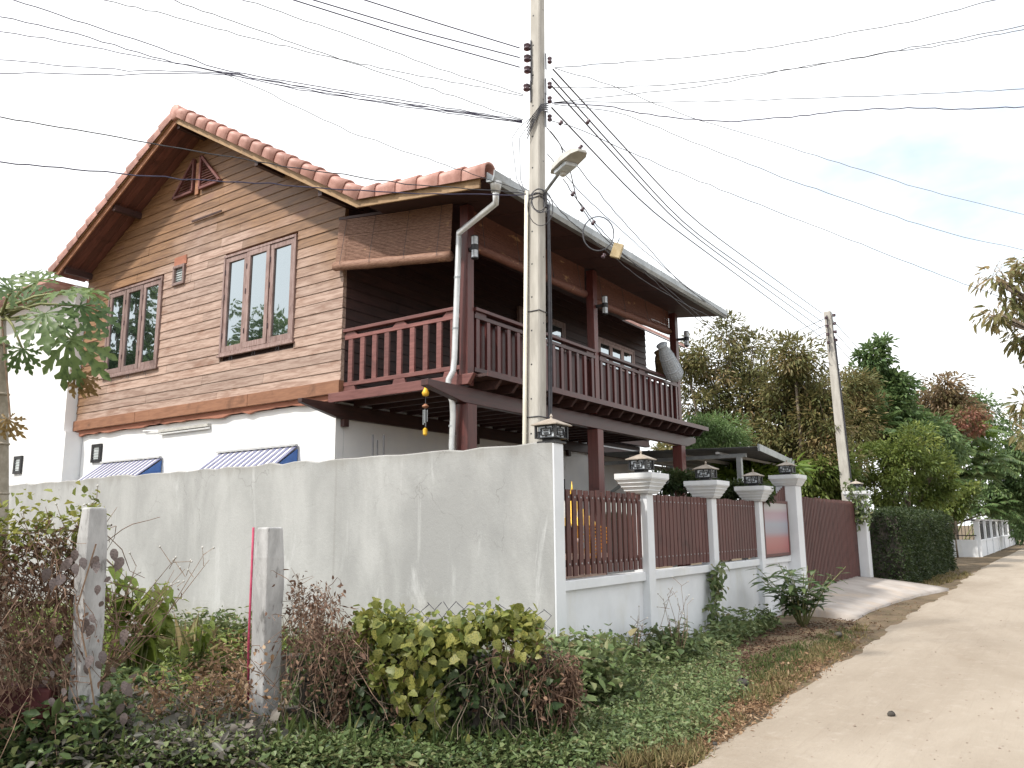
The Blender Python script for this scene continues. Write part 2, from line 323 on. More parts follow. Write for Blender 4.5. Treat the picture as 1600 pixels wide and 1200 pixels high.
MT['shrubleaf'] = leafobj('shrub_leaf', (.085,.145,.055), (.18,.24,.105), .4)
MT['stem'] = pmat('green_stem', (.16,.18,.07), (.24,.24,.11), 20, .7, .1)
MT['drystem'] = pmat('dry_stem', (.16,.10,.065), (.27,.19,.13), 20, .85, .1)
MT['spray'] = pmat('flower_spray', (.36,.27,.17), (.46,.36,.24), 20, .85, .1)
MT['deadstem'] = pmat('dead_stem', (.11,.065,.045), (.22,.145,.10), 20, .9, .1)
MT['bark'] = pmat('bark', (.11,.085,.062), (.2,.165,.125), 9, .9, .8, (1,1,.25), bd=.03)
MT['papbark'] = pmat('papaya_bark', (.27,.24,.19), (.38,.34,.28), 14, .85, .5, (1,1,.8), bd=.01)
MT['maroon'] = pmat('maroon_brick', (.05,.010,.012), (.08,.018,.018), 6, .7, .2)
MT['lowwall'] = pmat('shade_dark_block', (.05,.045,.04), (.10,.09,.075), 4, .95, .6)  # kept dark: shade under the vine drape is put into the block colour
# ------------------------------------------------------------------ foliage engine (numpy)
def unit(a): return a/(np.linalg.norm(a, axis=-1, keepdims=True)+1e-9)
def leafmesh(name, P, D, U, Ln, Wd, tint, mat, parent=None, kind=None, fold=.22, curl=.15):
    N = len(P); D = unit(D); X = unit(np.cross(D, U)); U = np.cross(X, D)
    Ln = np.broadcast_to(Ln, N)[:,None]; Wd = np.broadcast_to(Wd, N)[:,None]
    fo = fold*Wd*U
    v = np.stack([P, P+D*Ln*.32+X*Wd*.5+fo, P+D*Ln*.70+X*Wd*.38+fo-U*Ln*curl*.5, P+D*Ln-U*Ln*curl, P+D*Ln*.70-X*Wd*.38+fo-U*Ln*curl*.5, P+D*Ln*.32-X*Wd*.5+fo], 1).reshape(-1,3)
    base = (np.arange(N)*6)[:,None]
    F = np.concatenate([base+np.array([0,1,2,3]), base+np.array([0,3,4,5])], 1).reshape(-1)
    c = (v.min(0)+v.max(0))/2 if parent else np.array([*((v.min(0)+v.max(0))/2)[:2], v[:,2].min()])
    me = bpy.data.meshes.new(name); me.vertices.add(len(v)); me.vertices.foreach_set('co', (v-c).astype(np.float32).ravel())
    me.loops.add(len(F)); me.loops.foreach_set('vertex_index', F.astype(np.int32)); nf = len(F)//4
    me.polygons.add(nf); me.polygons.foreach_set('loop_start', (np.arange(nf)*4).astype(np.int32)); me.polygons.foreach_set('loop_total', np.full(nf, 4, np.int32))
    me.update(); me.validate()
    a = me.attributes.new('tint', 'FLOAT', 'POINT'); a.data.foreach_set('value', np.repeat(np.clip(tint, 0, 1), 6).astype(np.float32))
    return place(me, name, mat, c, parent, 0, kind)
def rdir(n): return unit(rng.normal(size=(n,3)))
def lobes_px(d, L, dd=.35):
    out = []
    for px, py, rx, ry in L:
        dp = d + rng.uniform(-1, 1)*rx/FPX*d*dd*2
        out.append((PD(px, py, dp), np.array([rx, rx*.9, ry])*dp/FPX))
    return out
def crown(lobes, clumps_per_m3=None, nclump=200, per=60, rc=.5, llen=.2, lw=.06, droop=.5, tint_bias=None, shell=.55):
    vol = np.array([r.prod() for _, r in lobes]); k = np.maximum(3, (nclump*vol**.75/(vol**.75).sum())).astype(int)
    Ps, Ds, Us, Ls, Ts, CC = [], [], [], [], [], []
    for (c, r), n in zip(lobes, k):
        dirs = rdir(n); rad = (shell + (1-shell)*rng.random(n))[:,None]
        cc = c + dirs*rad*r*(1+.18*rng.normal(size=(n,1)))
        cc = cc[cc[:,2] > .1]; n = len(cc)
        cr_ = rc*rng.uniform(.55, 1.25, n); CC.append(cc)
        ct = rng.normal(.5, .17, n)
        for i in range(n):
            m = int(per*rng.uniform(.6, 1.3)); o = rdir(m); p = cc[i] + o*cr_[i]*(rng.random((m,1))**.5)*np.array([1,1,.75])
            d_ = unit(o*.9 + dirs[min(i, len(dirs)-1)]*.5 + np.array([0,0,-droop]) + rng.normal(size=(m,3))*.35)
            Ps.append(p); Ds.append(d_); Us.append(unit(np.array([0,0,1.]) + rng.normal(size=(m,3))*.6)); Ls.append(llen*rng.uniform(.6, 1.25, m))
            up_ = (p[:,2]-cc[i][2])/cr_[i]
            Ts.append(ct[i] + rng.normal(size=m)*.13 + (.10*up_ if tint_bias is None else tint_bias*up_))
    P, D, U, L_, T = [np.concatenate(a) for a in (Ps, Ds, Us, Ls, Ts)]
    return P, D, U, L_, L_*(lw/llen), T, np.concatenate(CC)
def tree(name, label, lobes, leafmat, base=None, trunk_r=.16, group=None, cat='tree', twigs=14, **kw):
    cs = np.array([c for c, _ in lobes]); zc = cs[:,2].min()
    if base is None: base = np.array([cs[:,0].mean(), cs[:,1].mean(), 0.])
    t = thing(name, label, cat, base, group)
    P, D, U, L_, W_, T, CC = crown(lobes, **kw)
    leafmesh('crown', P, D, U, L_, W_, T, leafmat, t)
    mb = MB(); fork = np.array([base[0], base[1], max(zc*.45, .4)])
    jit = lambda s: rng.normal(size=3)*s
    mb.tube([base-np.array([0,0,.1]), base+np.array([.03,.02,fork[2]*.5]), fork], [trunk_r*1.25, trunk_r, trunk_r*.85], 8)
    for c, r in lobes:
        mid = (fork+c)/2 + jit(.15) + np.array([0,0,.2]); mb.tube([fork, mid, c], [trunk_r*.6, trunk_r*.4, trunk_r*.15], 6)
        for _ in range(3): mb.tube([c*.6+mid*.4, c+rdir(1)[0]*r*.55, c+rdir(1)[0]*r*.9], [trunk_r*.2, trunk_r*.12, .01], 4)
    mb.build('trunk', MT['bark'], t, True)
    return t, CC
# ------------------------------------------------------------------ ground, road, driveway
def vnoise(x, y, s, seed=0):
    r = np.random.default_rng(seed); out = 0
    for k in range(5):
        a, b, p = r.uniform(-1, 1), r.uniform(-1, 1), r.uniform(0, 6.3); out = out + np.sin((a*x+b*y)*s*(1.4**k)+p)/(1.25**k)
    return out/3
def ground_z(x, y):
    z = -.05 + .025*vnoise(x, y, 2.2, 1)
    lot = 1/(1+np.exp(-(7.2-x)*6))*1/(1+np.exp(-(y-4.1)*4)); z = z + lot*(.10+.08*vnoise(x, y, 1.5, 2))
    ver = np.exp(-((y-3.9)/.7)**2)*(x > 7.4); z = z + ver*(.03+.04*vnoise(x, y, 1.8, 3))
    return z
def gridmesh(name, xs, ys, fz, mat):
    X, Y = np.meshgrid(xs, ys, indexing='ij'); Z = fz(X, Y); n, m = X.shape
    mb = MB(); mb.v = [tuple(p) for p in np.stack([X, Y, Z], -1).reshape(-1,3)]
    mb.f = [(i*m+j, (i+1)*m+j, (i+1)*m+j+1, i*m+j+1) for i in range(n-1) for j in range(m-1)]
    o = mb.build(name, mat, None, True, kind='structure'); return o
far = lambda a, b, n: list(a*(b/a)**np.linspace(0, 1, n))
xs = [-x for x in far(6, 600, 12)][::-1] + list(np.arange(-5, 30, .3)) + far(30, 900, 18)
ys = [-x for x in far(4, 600, 12)][::-1] + list(np.arange(-3.6, 12, .3)) + far(12, 900, 18)
gridmesh('ground', np.array(xs), np.array(ys), ground_z, MT['soil'])
def road_z(x, y):
    e = 2.36 + .022*np.clip(x, 0, 36) + .16*vnoise(x, y*0, 1.1, 5) + .08*vnoise(x, y*0, 4.2, 6)
    k = 1/(1+np.exp(-(e-y)*14)); k2 = 1/(1+np.exp(-(y+2.6)*8))
    return -.16 + .16*k*k2 + .012*vnoise(x*.3, y*3, 1.5, 8)*k + .006*vnoise(x, y, 7, 9)
gridmesh('dirt_road', np.array(list(np.arange(-14, 40, .22)) + far(40, 160, 14)), np.arange(-3.2, 4.2, .12), road_z, MT['road'])
mb = MB(); dv = []
nx, ny = 16, 12
for i in range(nx+1):
    for j in range(ny+1):
        u, v = i/nx, j/ny; x = 15.9 + u*6.9 - (1-v)*.9*(1-u) + (1-v)*.3*u; y0 = 2.95 + .25*math.sin(u*3.1) - .55*u*(u < 2) + .35; y = y0 + (5.2-y0)*v
        h = .26*min(1, v*1.25)**.8; dv.append((x, y, .02 + h*(1-.35*max(0, (.12-u)/.12))))
mb.add(dv, [(i*(ny+1)+j, (i+1)*(ny+1)+j, (i+1)*(ny+1)+j+1, i*(ny+1)+j+1) for i in range(nx) for j in range(ny)])
edge = [i*(ny+1) for i in range(nx+1)]
base_n = len(dv)
rim = [i*(ny+1) for i in range(nx+1)] + [nx*(ny+1)+j for j in range(1, ny+1)] + [i*(ny+1)+ny for i in range(nx-1, -1, -1)] + [j for j in range(ny-1, 0, -1)]
mb.v += [(mb.v[i][0], mb.v[i][1], -.2) for i in rim]
for k in range(len(rim)):
    a, b = rim[k], rim[(k+1) % len(rim)]; mb.f.append((a, base_n+k, base_n+(k+1) % len(rim), b))
mb.build('driveway', MT['drive'], None, True, kind='structure')
# ------------------------------------------------------------------ house
XG, YW0, YW1, YC, YF = 8.2, 8.78, 16.42, 12.6, 4.68
HOUSE = thing('wooden_house', 'two storey house with brown plank upper floor, white ground floor and red tiled roof', 'house', (12.5, 11.5, 0))
RK = 7.6                                   # rake plane
sR, sL = .59, .545                         # roof slopes
def und(y): return 8.93 - (sR*(YC-y) if y < YC else sL*(y-YC))   # underside of roof
BS = .12
def undb(y): return und(7.9) - BS*(7.9-y)
# ground floor walls
mb = MB().box(8.29, 8.45, 8.95, 16.26, -.1, 3.5); mb.build('wall', MT['white'], HOUSE)
mb = MB().box(8.46, 18.95, 8.952, 9.1, -.1, 3.5); mb.build('wall', MT['white'], HOUSE)
mb = MB().box(18.8, 18.95, 9.11, 16.26, -.1, 6.3); mb.build('wall', MT['white'], HOUSE)
mb = MB().box(8.46, 18.79, 16.1, 16.26, -.1, 6.3); mb.build('wall', MT['white'], HOUSE)
mb = MB().box(8.42, 18.8, 9.0, 16.2, 3.52, 3.62); mb.build('upper_floor', MT['darkwood'], HOUSE)
# joint strip (rough edge) and trim boards of the gable
mb = MB(); n = 44
top = [(8.262, YW0+.1+(YW1-YW0-.12)*i/n, 3.6) for i in range(n+1)]; bot = [(8.262, p[1], 3.50+.018*random.gauss(0,1)) for p in top]
mb.v = top+bot; mb.f = [(i, n+1+i, n+2+i, i+1) for i in range(n)]; o = mb.build('joint_strip', MT['joint'], HOUSE)
md = o.modifiers.new('s', 'SOLIDIFY'); md.thickness = .05
cuts = [YW0-.02, 10.9, 14.2, YW1+.02]
for a, b in zip(cuts[:-1], cuts[1:]):
    MB().box(8.155, 8.26, a+.004, b-.004, 3.59, 3.79).build('trim_board', MT['trim'], HOUSE, bevel=.006)
WIN = [(9.87, 11.76, 4.54, 6.325), (13.635, 15.505, 4.58, 6.335)]
SM = (12.94, 13.30, 6.06, 6.44)
VENT = (11.98, 13.43, 7.80)
mb = MB().prism([(8.27, YW0+.03, 3.6), (8.27, YW1-.03, 3.6), (8.27, YW1-.03, und(YW1)+.02), (8.27, YC, und(YC)+.02), (8.27, YW0+.03, und(YW0)+.02)], (.06,0,0))
mb.build('gable_backing', MT['darkwood'], HOUSE)
z = 3.775; ex = .163
while z < 8.9:
    z1 = min(z+ex, 8.9)
    segs = []
    lo = YW0 if und(YW0) > z+.02 else YC - (8.93-z)/sR
    hi = YW1 if und(YW1) > z+.02 else YC + (8.93-z)/sL
    if hi-lo > .15:
        cutp = [lo]
        p = lo
        while True:
            p += random.uniform(1.7, 4.2)
            if p > hi-.8: break
            cutp.append(p)
        cutp.append(hi)
        for a, b in zip(cutp[:-1], cutp[1:]):
            iv = [(a, b)]
            for (wa, wb, za, zb) in WIN + [SM]:
                if z+.03 < zb and z1-.03 > za:
                    nv = []
                    for s_, e_ in iv:
                        if e_ <= wa or s_ >= wb: nv.append((s_, e_))
                        else:
                            if s_ < wa: nv.append((s_, wa))
                            if e_ > wb: nv.append((wb, e_))
                    iv = nv
            for s_, e_ in iv:
                if e_-s_ < .06: continue
                def lim(zz):
                    l = YW0 if und(YW0) > zz+.02 else YC-(8.93-zz)/sR; h = YW1 if und(YW1) > zz+.02 else YC+(8.93-zz)/sL
                    return l, h
                l1, h1 = lim(z1+.012); tl = max(s_, l1) if s_ <= lo+1e-6 else s_; th = min(e_, h1) if e_ >= hi-1e-6 else e_
                tl = min(tl, th-.02); g = .0025; wob = random.uniform(-.004, .004); pr = random.uniform(0, .005)
                x0b, x0t = XG-.004-pr*.6, XG+.010-pr*.6
                wo2 = wob+random.uniform(-.005,.005); x1b = x0b+random.uniform(-.003,.003)
                vs = [(x0b,s_+g,z+wob),(x1b,e_-g,z+wo2),(8.27,e_-g,z+wob),(8.27,s_+g,z+wob),(x0t,tl+g,z1+.012),(x0t,th-g,z1+.012),(8.27,th-g,z1+.012),(8.27,tl+g,z1+.012)]
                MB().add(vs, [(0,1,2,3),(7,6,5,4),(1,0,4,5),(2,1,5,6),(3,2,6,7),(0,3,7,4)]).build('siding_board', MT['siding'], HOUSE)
    z += ex
# loose slipped board in the gable
MB().box(8.15, 8.168, 11.9, 12.78, 7.19, 7.22).build('slipped_board_edge', MT['darkwood'], HOUSE)
# windows of the gable: each a frame with three sashes
def window(wa, wb, za, zb, x=XG, n=3, name='window'):
    w_ = MB(); f = .045
    w_.box(x-.035, x+.07, wa, wb, zb-f, zb).box(x-.035, x+.07, wa, wb, za, za+f).box(x-.034, x+.069, wa, wa+f, za+f, zb-f).box(x-.034, x+.069, wb-f, wb, za+f, zb-f)
    wo_ = w_.build(name, MT['winwood'], HOUSE, bevel=.004)
    MB().box(x-.055, x+.0, wa-.03, wb+.03, za-.035, za-.002).build('sill', MT['winwood'], wo_, bevel=.004)
    sw = (wb-wa-2*f)/n
    for i in range(n):
        a = wa+f+i*sw+.006; b = a+sw-.012; s = .085; c, d = za+f+.006, zb-f-.006; dx = random.uniform(-.012, .01)
        m_ = MB().box(x-.022+dx, x+.025+dx, a, b, d-s, d).box(x-.022+dx, x+.025+dx, a, b, c, c+s*1.15).box(x-.021+dx, x+.024+dx, a, a+s, c+s*1.15, d-s).box(x-.021+dx, x+.024+dx, b-s, b, c+s*1.15, d-s)
        m_.build('sash', MT['winwood'], wo_, bevel=.003)
        q = random.uniform(-.006, .006)
        MB().add([(x+.002+dx+q,a+s-.005,c+s),(x+.002+dx-q,b-s+.005,c+s),(x+.002+dx-q+.003,b-s+.005,d-s+.01),(x+.002+dx+q+.003,a+s-.005,d-s+.01)], [(0,1,2,3)]).build('pane', MT['glass'], wo_)
        for hz in (c+.25, d-.3, (c+d)/2+.1): MB().tube([(x-.028+dx, b-.004, hz), (x-.028+dx, b-.004, hz+.09)], .008, 6).build('hinge', MT['ceram'], wo_)
        MB().tube([(x-.03, (a+b)/2, za-.01), (x-.045, (a+b)/2+.03, za-.1), (x-.045, (a+b)/2-.04, za-.13), (x-.03, (a+b)/2-.03, za-.01)], .004, 4).build('hook', MT['wire'], wo_)
    MB().box(x+.071, x+.078, wa, wb, za, zb).build('interior_shade', MT['black'], wo_)
for a in WIN: window(*a)
a, b, c, d = SM
sm = MB().box(8.16,8.26,a,b,d-.05,d).box(8.16,8.26,a,b,c,c+.05).box(8.161,8.259,a,a+.05,c+.05,d-.05).box(8.161,8.259,b-.05,b,c+.05,d-.05).build('small_window', MT['winwood'], HOUSE, bevel=.004)
for i in range(6):
    zz = c+.055+i*(d-c-.11)/6; MB().add([(8.2,a+.05,zz),(8.2,b-.05,zz),(8.23,b-.05,zz+.06),(8.23,a+.05,zz+.06)], [(0,1,2,3)]).build('louvre', MT['frost'], sm)
MB().box(8.185, 8.2, a-.02, b+.0, d+.003, d+.17).build('patch_board', MT['joint'], HOUSE)
# louvred gable vents, two triangles
y0, y1, zb = VENT; apz = 8.44; ym = (y0+y1)/2; gp = .11
for sg, ye in ((-1, y0), (1, y1)):
    yi = ym+sg*gp; tri = [(8.15, yi, zb), (8.15, ye, zb), (8.15, yi, apz)]
    m_ = MB()
    for p, q in ((0,1),(1,2),(2,0)): m_.beam(tri[p], tri[q], .045, .05, (1,0,0))
    vo = m_.build('gable_vent', MT['redY'], HOUSE)
    for k in range(10):
        zz = zb+.05+k*(apz-zb-.12)/10; yo = yi+sg*(abs(ye-yi))*(1-(zz+.05-zb)/(apz-zb))*.95
        if abs(yo-yi) > .05: MB().add([(8.14,yi,zz),(8.14,yo,zz),(8.18,yo,zz+.05),(8.18,yi,zz+.05)], [(0,1,2,3)]).build('slat', MT['redY'], vo)
MB().box(8.16, 8.185, ym-.05, ym+.05, zb-.08, apz-.1).build('vent_post', MT['trim'], HOUSE)
# roof slabs (main + balcony), soffit, barge boards
XE = 19.6
def slab(ya, za, yb, zb, x0, x1, t, name, mat):
    return MB().prism([(x0,ya,za),(x0,yb,zb),(x0,yb,zb+t),(x0,ya,za+t)], (x1-x0,0,0)).build(name, mat, HOUSE)
YJ, YE, YL = 7.9, 5.62, 16.62
slab(YC, und(YC)+.06, YJ, und(YJ)+.06, RK+.02, XE, .07, 'roof', MT['tile'])
slab(YC, und(YC)+.061, YL, und(YL)+.061, RK+.02, XE, .07, 'roof', MT['tile'])
slab(YJ-.002, undb(YJ)+.06, YE, undb(YE)+.06, RK+.02, 15.75, .06, 'balcony_roof', MT['tile'])
# soffit boards under gable overhang (run along the slope)
for i in range(4):
    x0 = RK+.03+i*.15
    for ya, yb, f_ in ((YC, YJ, und), (YC, YL, und)):
        slab(ya, f_(ya)+.03, yb, f_(yb)+.03, x0, x0+.146, .02, 'soffit_board', MT['soffit'])
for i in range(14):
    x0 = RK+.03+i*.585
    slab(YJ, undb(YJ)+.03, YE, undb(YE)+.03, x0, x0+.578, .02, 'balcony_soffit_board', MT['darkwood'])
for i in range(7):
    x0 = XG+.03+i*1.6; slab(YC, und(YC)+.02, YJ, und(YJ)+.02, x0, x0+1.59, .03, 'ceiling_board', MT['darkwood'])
def barge(ya, za, yb, zb, t=.15, x=RK, mat='fascia', xw=.03):
    return MB().prism([(x,ya,za-t*.45),(x,yb,zb-t*.45),(x,yb,zb+t*.55),(x,ya,za+t*.55)], (xw,0,0)).build('barge_board', MT[mat], HOUSE, bevel=.004)
barge(YC-.001, und(YC), YJ, und(YJ)); barge(YC+.001, und(YC), YL, und(YL), mat='trim'); barge(YJ+.02, undb(YJ)+.0, YE+.1, undb(YE)+.0, .13, RK-.01)
barge(YC-.001, und(YC)+.09, YJ, und(YJ)+.09, .05, RK-.03, 'trim'); barge(YC+.001, und(YC)+.09, YL, und(YL)+.09, .05, RK-.03, 'fascia')
for y in (10.3, 8.75, 14.6, 16.3, YC):
    MB().box(RK+.05, 8.35, y-.04, y+.04, und(y)-.15, und(y)-.03).build('purlin', MT['darkwood'], HOUSE)
# verge tiles
def tilemesh():
    prof = [(-.045,-.10),(-.055,0.0)] + [(.055-.11*math.cos(a), .03+.085*math.sin(a)) for a in np.linspace(.3, math.pi-.1, 8)] + [(.16,-.0)]
    vs = []; n = len(prof)
    for s_, k in ((0,.86),(.395,1.06)):
        vs += [((p[0]-.05)*k+.05, s_, p[1]*k + (.0 if s_ == 0 else .014)) for p in prof]
    vs += [((p[0]-.05)*.93+.05, .395, p[1]*.93) for p in prof]
    vs += [((p[0]-.05)*.74+.05, 0, p[1]*.80-.006) for p in prof]
    fs = [(i, i+1, n+i+1, n+i) for i in range(n-1)] + [(n+i, n+i+1, 2*n+i+1, 2*n+i) for i in range(n-1)] + [(2*n+i, 2*n+i+1, 3*n+i+1, 3*n+i) for i in range(n-1)]
    me = bpy.data.meshes.new('verge_tile'); me.from_pydata(vs, [], fs); me.materials.append(MT['tile']); me.polygons.foreach_set('use_smooth', [True]*len(fs)); return me
TM = tilemesh()
def tiles(ya, za, yb, zb, n, x=RK, name='verge_tile'):
    d = np.array([0, yb-ya, zb-za]); ln = np.linalg.norm(d); d = d/ln
    nrm = np.array([0, -d[2], d[1]]); nrm *= np.sign(nrm[2])
    for i in range(n):
        p = np.array([x-.02, ya, za]) + d*ln*i/n + nrm*.115
        R_ = Matrix(((1,0,0),(0,d[1],nrm[1]),(0,d[2],nrm[2]))).to_quaternion() if d[1] > 0 else (Matrix(((1,0,0),(0,d[1],nrm[1]),(0,d[2],nrm[2]))))
        o = place(TM, name, None, p, HOUSE)
        o.rotation_mode = 'QUATERNION'
        if d[1] > 0: o.rotation_quaternion = R_
        else:
            o.rotation_mode = 'XYZ'; ang = math.atan2(d[2], d[1]) - math.pi; o.rotation_euler = (ang, 0, 0); o.scale = (1,-1,1)
        o.scale = (o.scale[0], o.scale[1]*ln/n/.36, 1)
tiles(YC, und(YC)+.02, YJ, und(YJ)+.02, 15); tiles(YC, und(YC)+.02, YL, und(YL)+.02, 12); tiles(YJ+.03, undb(YJ)+.015, YE+.02, undb(YE)+.015, 6)
# ridge
for i in range(28):
    x = RK-.06+i*.42
    MB().lathe((x, YC, und(YC)+.13), [(.13,0),(.15,.02),(.125,.44)], 12, (1,0,0)).build('ridge_tile', MT['tile'], HOUSE, True)
# gutter and downpipe
gy = YE-.02; gz = undb(YE)+.04
prof = [(0,.07),(0,-.06),(-.10,-.075),(-.125,-.02),(-.135,.07),(-.12,.07),(-.11,-.01),(-.095,-.055),(-.015,-.045),(-.015,.07)]
MB().prism([(RK-.03, gy+a, gz+b) for a, b in prof], (15.85-RK,0,0)).build('gutter', MT['galv'], HOUSE)
for i in range(14): MB().box(RK+.3+i*.58, RK+.32+i*.58, gy-.14, gy+.01, gz+.071, gz+.08).build('gutter_strap', MT['galv'], HOUSE)
pa = np.array([7.68, gy-.07, gz-.06]); pc = at(717, 368, x=8.08); pcz = pc.copy()
dn = [pa, pa-np.array([0,0,.26]), pc+np.array([0,0,.04]), pc-np.array([0,0,.05]), at(710,560,x=8.08), at(708,580,x=8.06), at(701,593,x=8.02), at(700,607,x=8.02), at(707,628,x=8.06), at(708,650,x=8.08), at(706,692,x=8.08), at(706,692,x=8.08)*np.array([1,1,0])]
MB().tube(dn, [.05]+[.041]*(len(dn)-1), 12).build('downpipe', MT['pvc'], HOUSE, True)
MB().lathe(pa-np.array([0,0,.1]), [(.058,-.02),(.075,.1),(.075,.12)], 12).build('downpipe_outlet', MT['pvc'], HOUSE, True)
for zz in (4.9, 4.2, 2.9): MB().lathe((8.08, np.interp(zz, [2.6, at(706,692,x=8.08)[2]+.2, at(710,560,x=8.08)[2], pc[2]], [at(706,692,x=8.08)[1]]*2+[at(710,560,x=8.08)[1], pc[1]]), zz), [(.046,0),(.046,.025)], 12).build('pipe_bracket', MT['galv'], HOUSE)
# balcony: posts, beams, joists, deck, rails, balusters
PX = (8.27, 11.78, 15.28); PY = 6.45
for i, x in enumerate(PX):
    MB().box(x-.07, x+.07, PY-.07, PY+.07, 3.46, undb(PY)+.0).build('balcony_post', MT['postV'], HOUSE, bevel=.006)
    MB().box(x-.10, x+.10, PY-.10, PY+.10, -.05, 3.21).build('ground_post', MT['postV'], HOUSE, bevel=.008)
MB().prism([(7.42,PY-.06,3.35),(8.15,PY-.06,3.22),(15.6,PY-.06,3.22),(16.05,PY-.06,3.33),(16.05,PY-.06,3.43),(7.42,PY-.06,3.43)], (0,.12,0)).build('beam', MT['red'], HOUSE, bevel=.006)
MB().prism([(7.55,8.86,3.39),(8.25,8.86,3.24),(18.6,8.86,3.24),(18.6,8.86,3.45),(7.55,8.86,3.45)], (0,.085,0)).build('beam', MT['darkwood'], HOUSE, bevel=.006)
MB().prism([(8.15,8.98,3.46),(8.15,6.34,3.46),(8.15,6.24,3.60),(8.15,8.98,3.60)], (.07,0,0)).build('edge_beam', MT['redY'], HOUSE, bevel=.005)
for i in range(19):
    x = 8.55+i*.40
    if x > 15.9: break
    MB().prism([(x,8.85,3.435),(x,6.2,3.435),(x,6.1,3.55),(x,8.85,3.55)], (.06,0,0)).build('joist', MT['darkwood'], HOUSE)
for i in range(18):
    y = 6.08+i*.15
    MB().box(8.23, 15.95, y, y+.146, 3.552, 3.59).build('deck_board', MT['darkwood'], HOUSE)
MB().box(8.225, 15.96, 6.06, 6.075, 3.545, 3.625).build('deck_edge', MT['red'], HOUSE)
for y, zz in ((8.93,3.12),):
    for x in (8.42, 11.7, 15.0): MB().box(x-.05, x+.05, y-.075, y-.0, zz, 3.235).build('bracket_stub', MT['darkwood'], HOUSE)
# side railing (faces the camera side)
xr = 8.25
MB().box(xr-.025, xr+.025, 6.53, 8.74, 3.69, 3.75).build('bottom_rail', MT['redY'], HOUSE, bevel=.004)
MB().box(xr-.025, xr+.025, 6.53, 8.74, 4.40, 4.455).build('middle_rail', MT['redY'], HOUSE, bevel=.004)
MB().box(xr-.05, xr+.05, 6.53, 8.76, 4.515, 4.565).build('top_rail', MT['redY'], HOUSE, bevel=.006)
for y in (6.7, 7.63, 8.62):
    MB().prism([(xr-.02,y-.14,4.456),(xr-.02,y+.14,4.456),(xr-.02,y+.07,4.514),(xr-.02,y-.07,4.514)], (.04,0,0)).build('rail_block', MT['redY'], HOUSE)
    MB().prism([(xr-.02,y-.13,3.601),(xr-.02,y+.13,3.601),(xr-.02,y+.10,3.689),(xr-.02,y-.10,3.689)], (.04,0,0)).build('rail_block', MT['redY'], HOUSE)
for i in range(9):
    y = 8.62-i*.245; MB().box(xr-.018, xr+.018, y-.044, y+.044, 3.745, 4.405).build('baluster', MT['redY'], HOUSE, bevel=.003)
# front railing, two bays, with inner boarding
for b, (xa, xb) in enumerate(((8.35, 11.70), (11.86, 15.20))):
    yr = 6.40
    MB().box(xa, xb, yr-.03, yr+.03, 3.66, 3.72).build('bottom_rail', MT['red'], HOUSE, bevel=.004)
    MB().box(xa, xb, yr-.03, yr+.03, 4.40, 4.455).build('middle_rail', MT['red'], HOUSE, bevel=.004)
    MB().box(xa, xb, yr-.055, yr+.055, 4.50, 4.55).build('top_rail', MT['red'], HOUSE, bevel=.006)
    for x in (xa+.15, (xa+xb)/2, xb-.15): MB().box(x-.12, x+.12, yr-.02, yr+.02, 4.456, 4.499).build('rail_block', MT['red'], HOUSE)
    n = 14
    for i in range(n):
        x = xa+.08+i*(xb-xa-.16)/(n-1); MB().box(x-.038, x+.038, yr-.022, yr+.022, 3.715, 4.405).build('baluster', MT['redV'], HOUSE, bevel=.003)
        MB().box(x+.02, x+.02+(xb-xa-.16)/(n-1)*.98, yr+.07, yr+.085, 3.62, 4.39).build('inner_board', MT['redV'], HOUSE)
# upper front wall behind the balcony
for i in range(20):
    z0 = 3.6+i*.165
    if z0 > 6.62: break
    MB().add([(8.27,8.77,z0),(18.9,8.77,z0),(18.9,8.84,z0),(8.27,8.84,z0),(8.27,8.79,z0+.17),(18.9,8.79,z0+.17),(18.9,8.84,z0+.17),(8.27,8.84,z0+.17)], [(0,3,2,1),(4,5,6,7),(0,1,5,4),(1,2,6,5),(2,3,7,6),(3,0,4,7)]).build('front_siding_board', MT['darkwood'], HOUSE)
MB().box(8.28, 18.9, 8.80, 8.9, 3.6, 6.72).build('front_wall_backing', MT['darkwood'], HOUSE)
def fwin(xa, xb, za, zb, n, y=8.76, mat='winwood'):
    f = .05
    wo_ = MB().box(xa,xb,y-.04,y+.04,zb-f,zb).box(xa,xb,y-.04,y+.04,za,za+f).box(xa,xa+f,y-.039,y+.039,za+f,zb-f).box(xb-f,xb,y-.039,y+.039,za+f,zb-f).build('window', MT[mat], HOUSE)
    sw = (xb-xa-2*f)/n
    for i in range(n):
        a = xa+f+i*sw+.004; b = a+sw-.008; s = .07; c, d = za+f+.004, zb-f-.004
        MB().box(a,b,y-.03,y+.01,d-s,d).box(a,b,y-.03,y+.01,c,c+s).box(a,a+s,y-.029,y+.009,c+s,d-s).box(b-s,b,y-.029,y+.009,c+s,d-s).build('sash', MT[mat], wo_)
        MB().add([(a+s-.004,y-.01,c+s-.004),(b-s+.004,y-.01,c+s-.004),(b-s+.004,y-.01,d-s+.004),(a+s-.004,y-.01,d-s+.004)], [(0,1,2,3)]).build('pane', MT['glass'], wo_)
fwin(16.2, 18.1, 4.6, 6.0, 3); fwin(12.9, 14.7, 4.6, 6.0, 3)
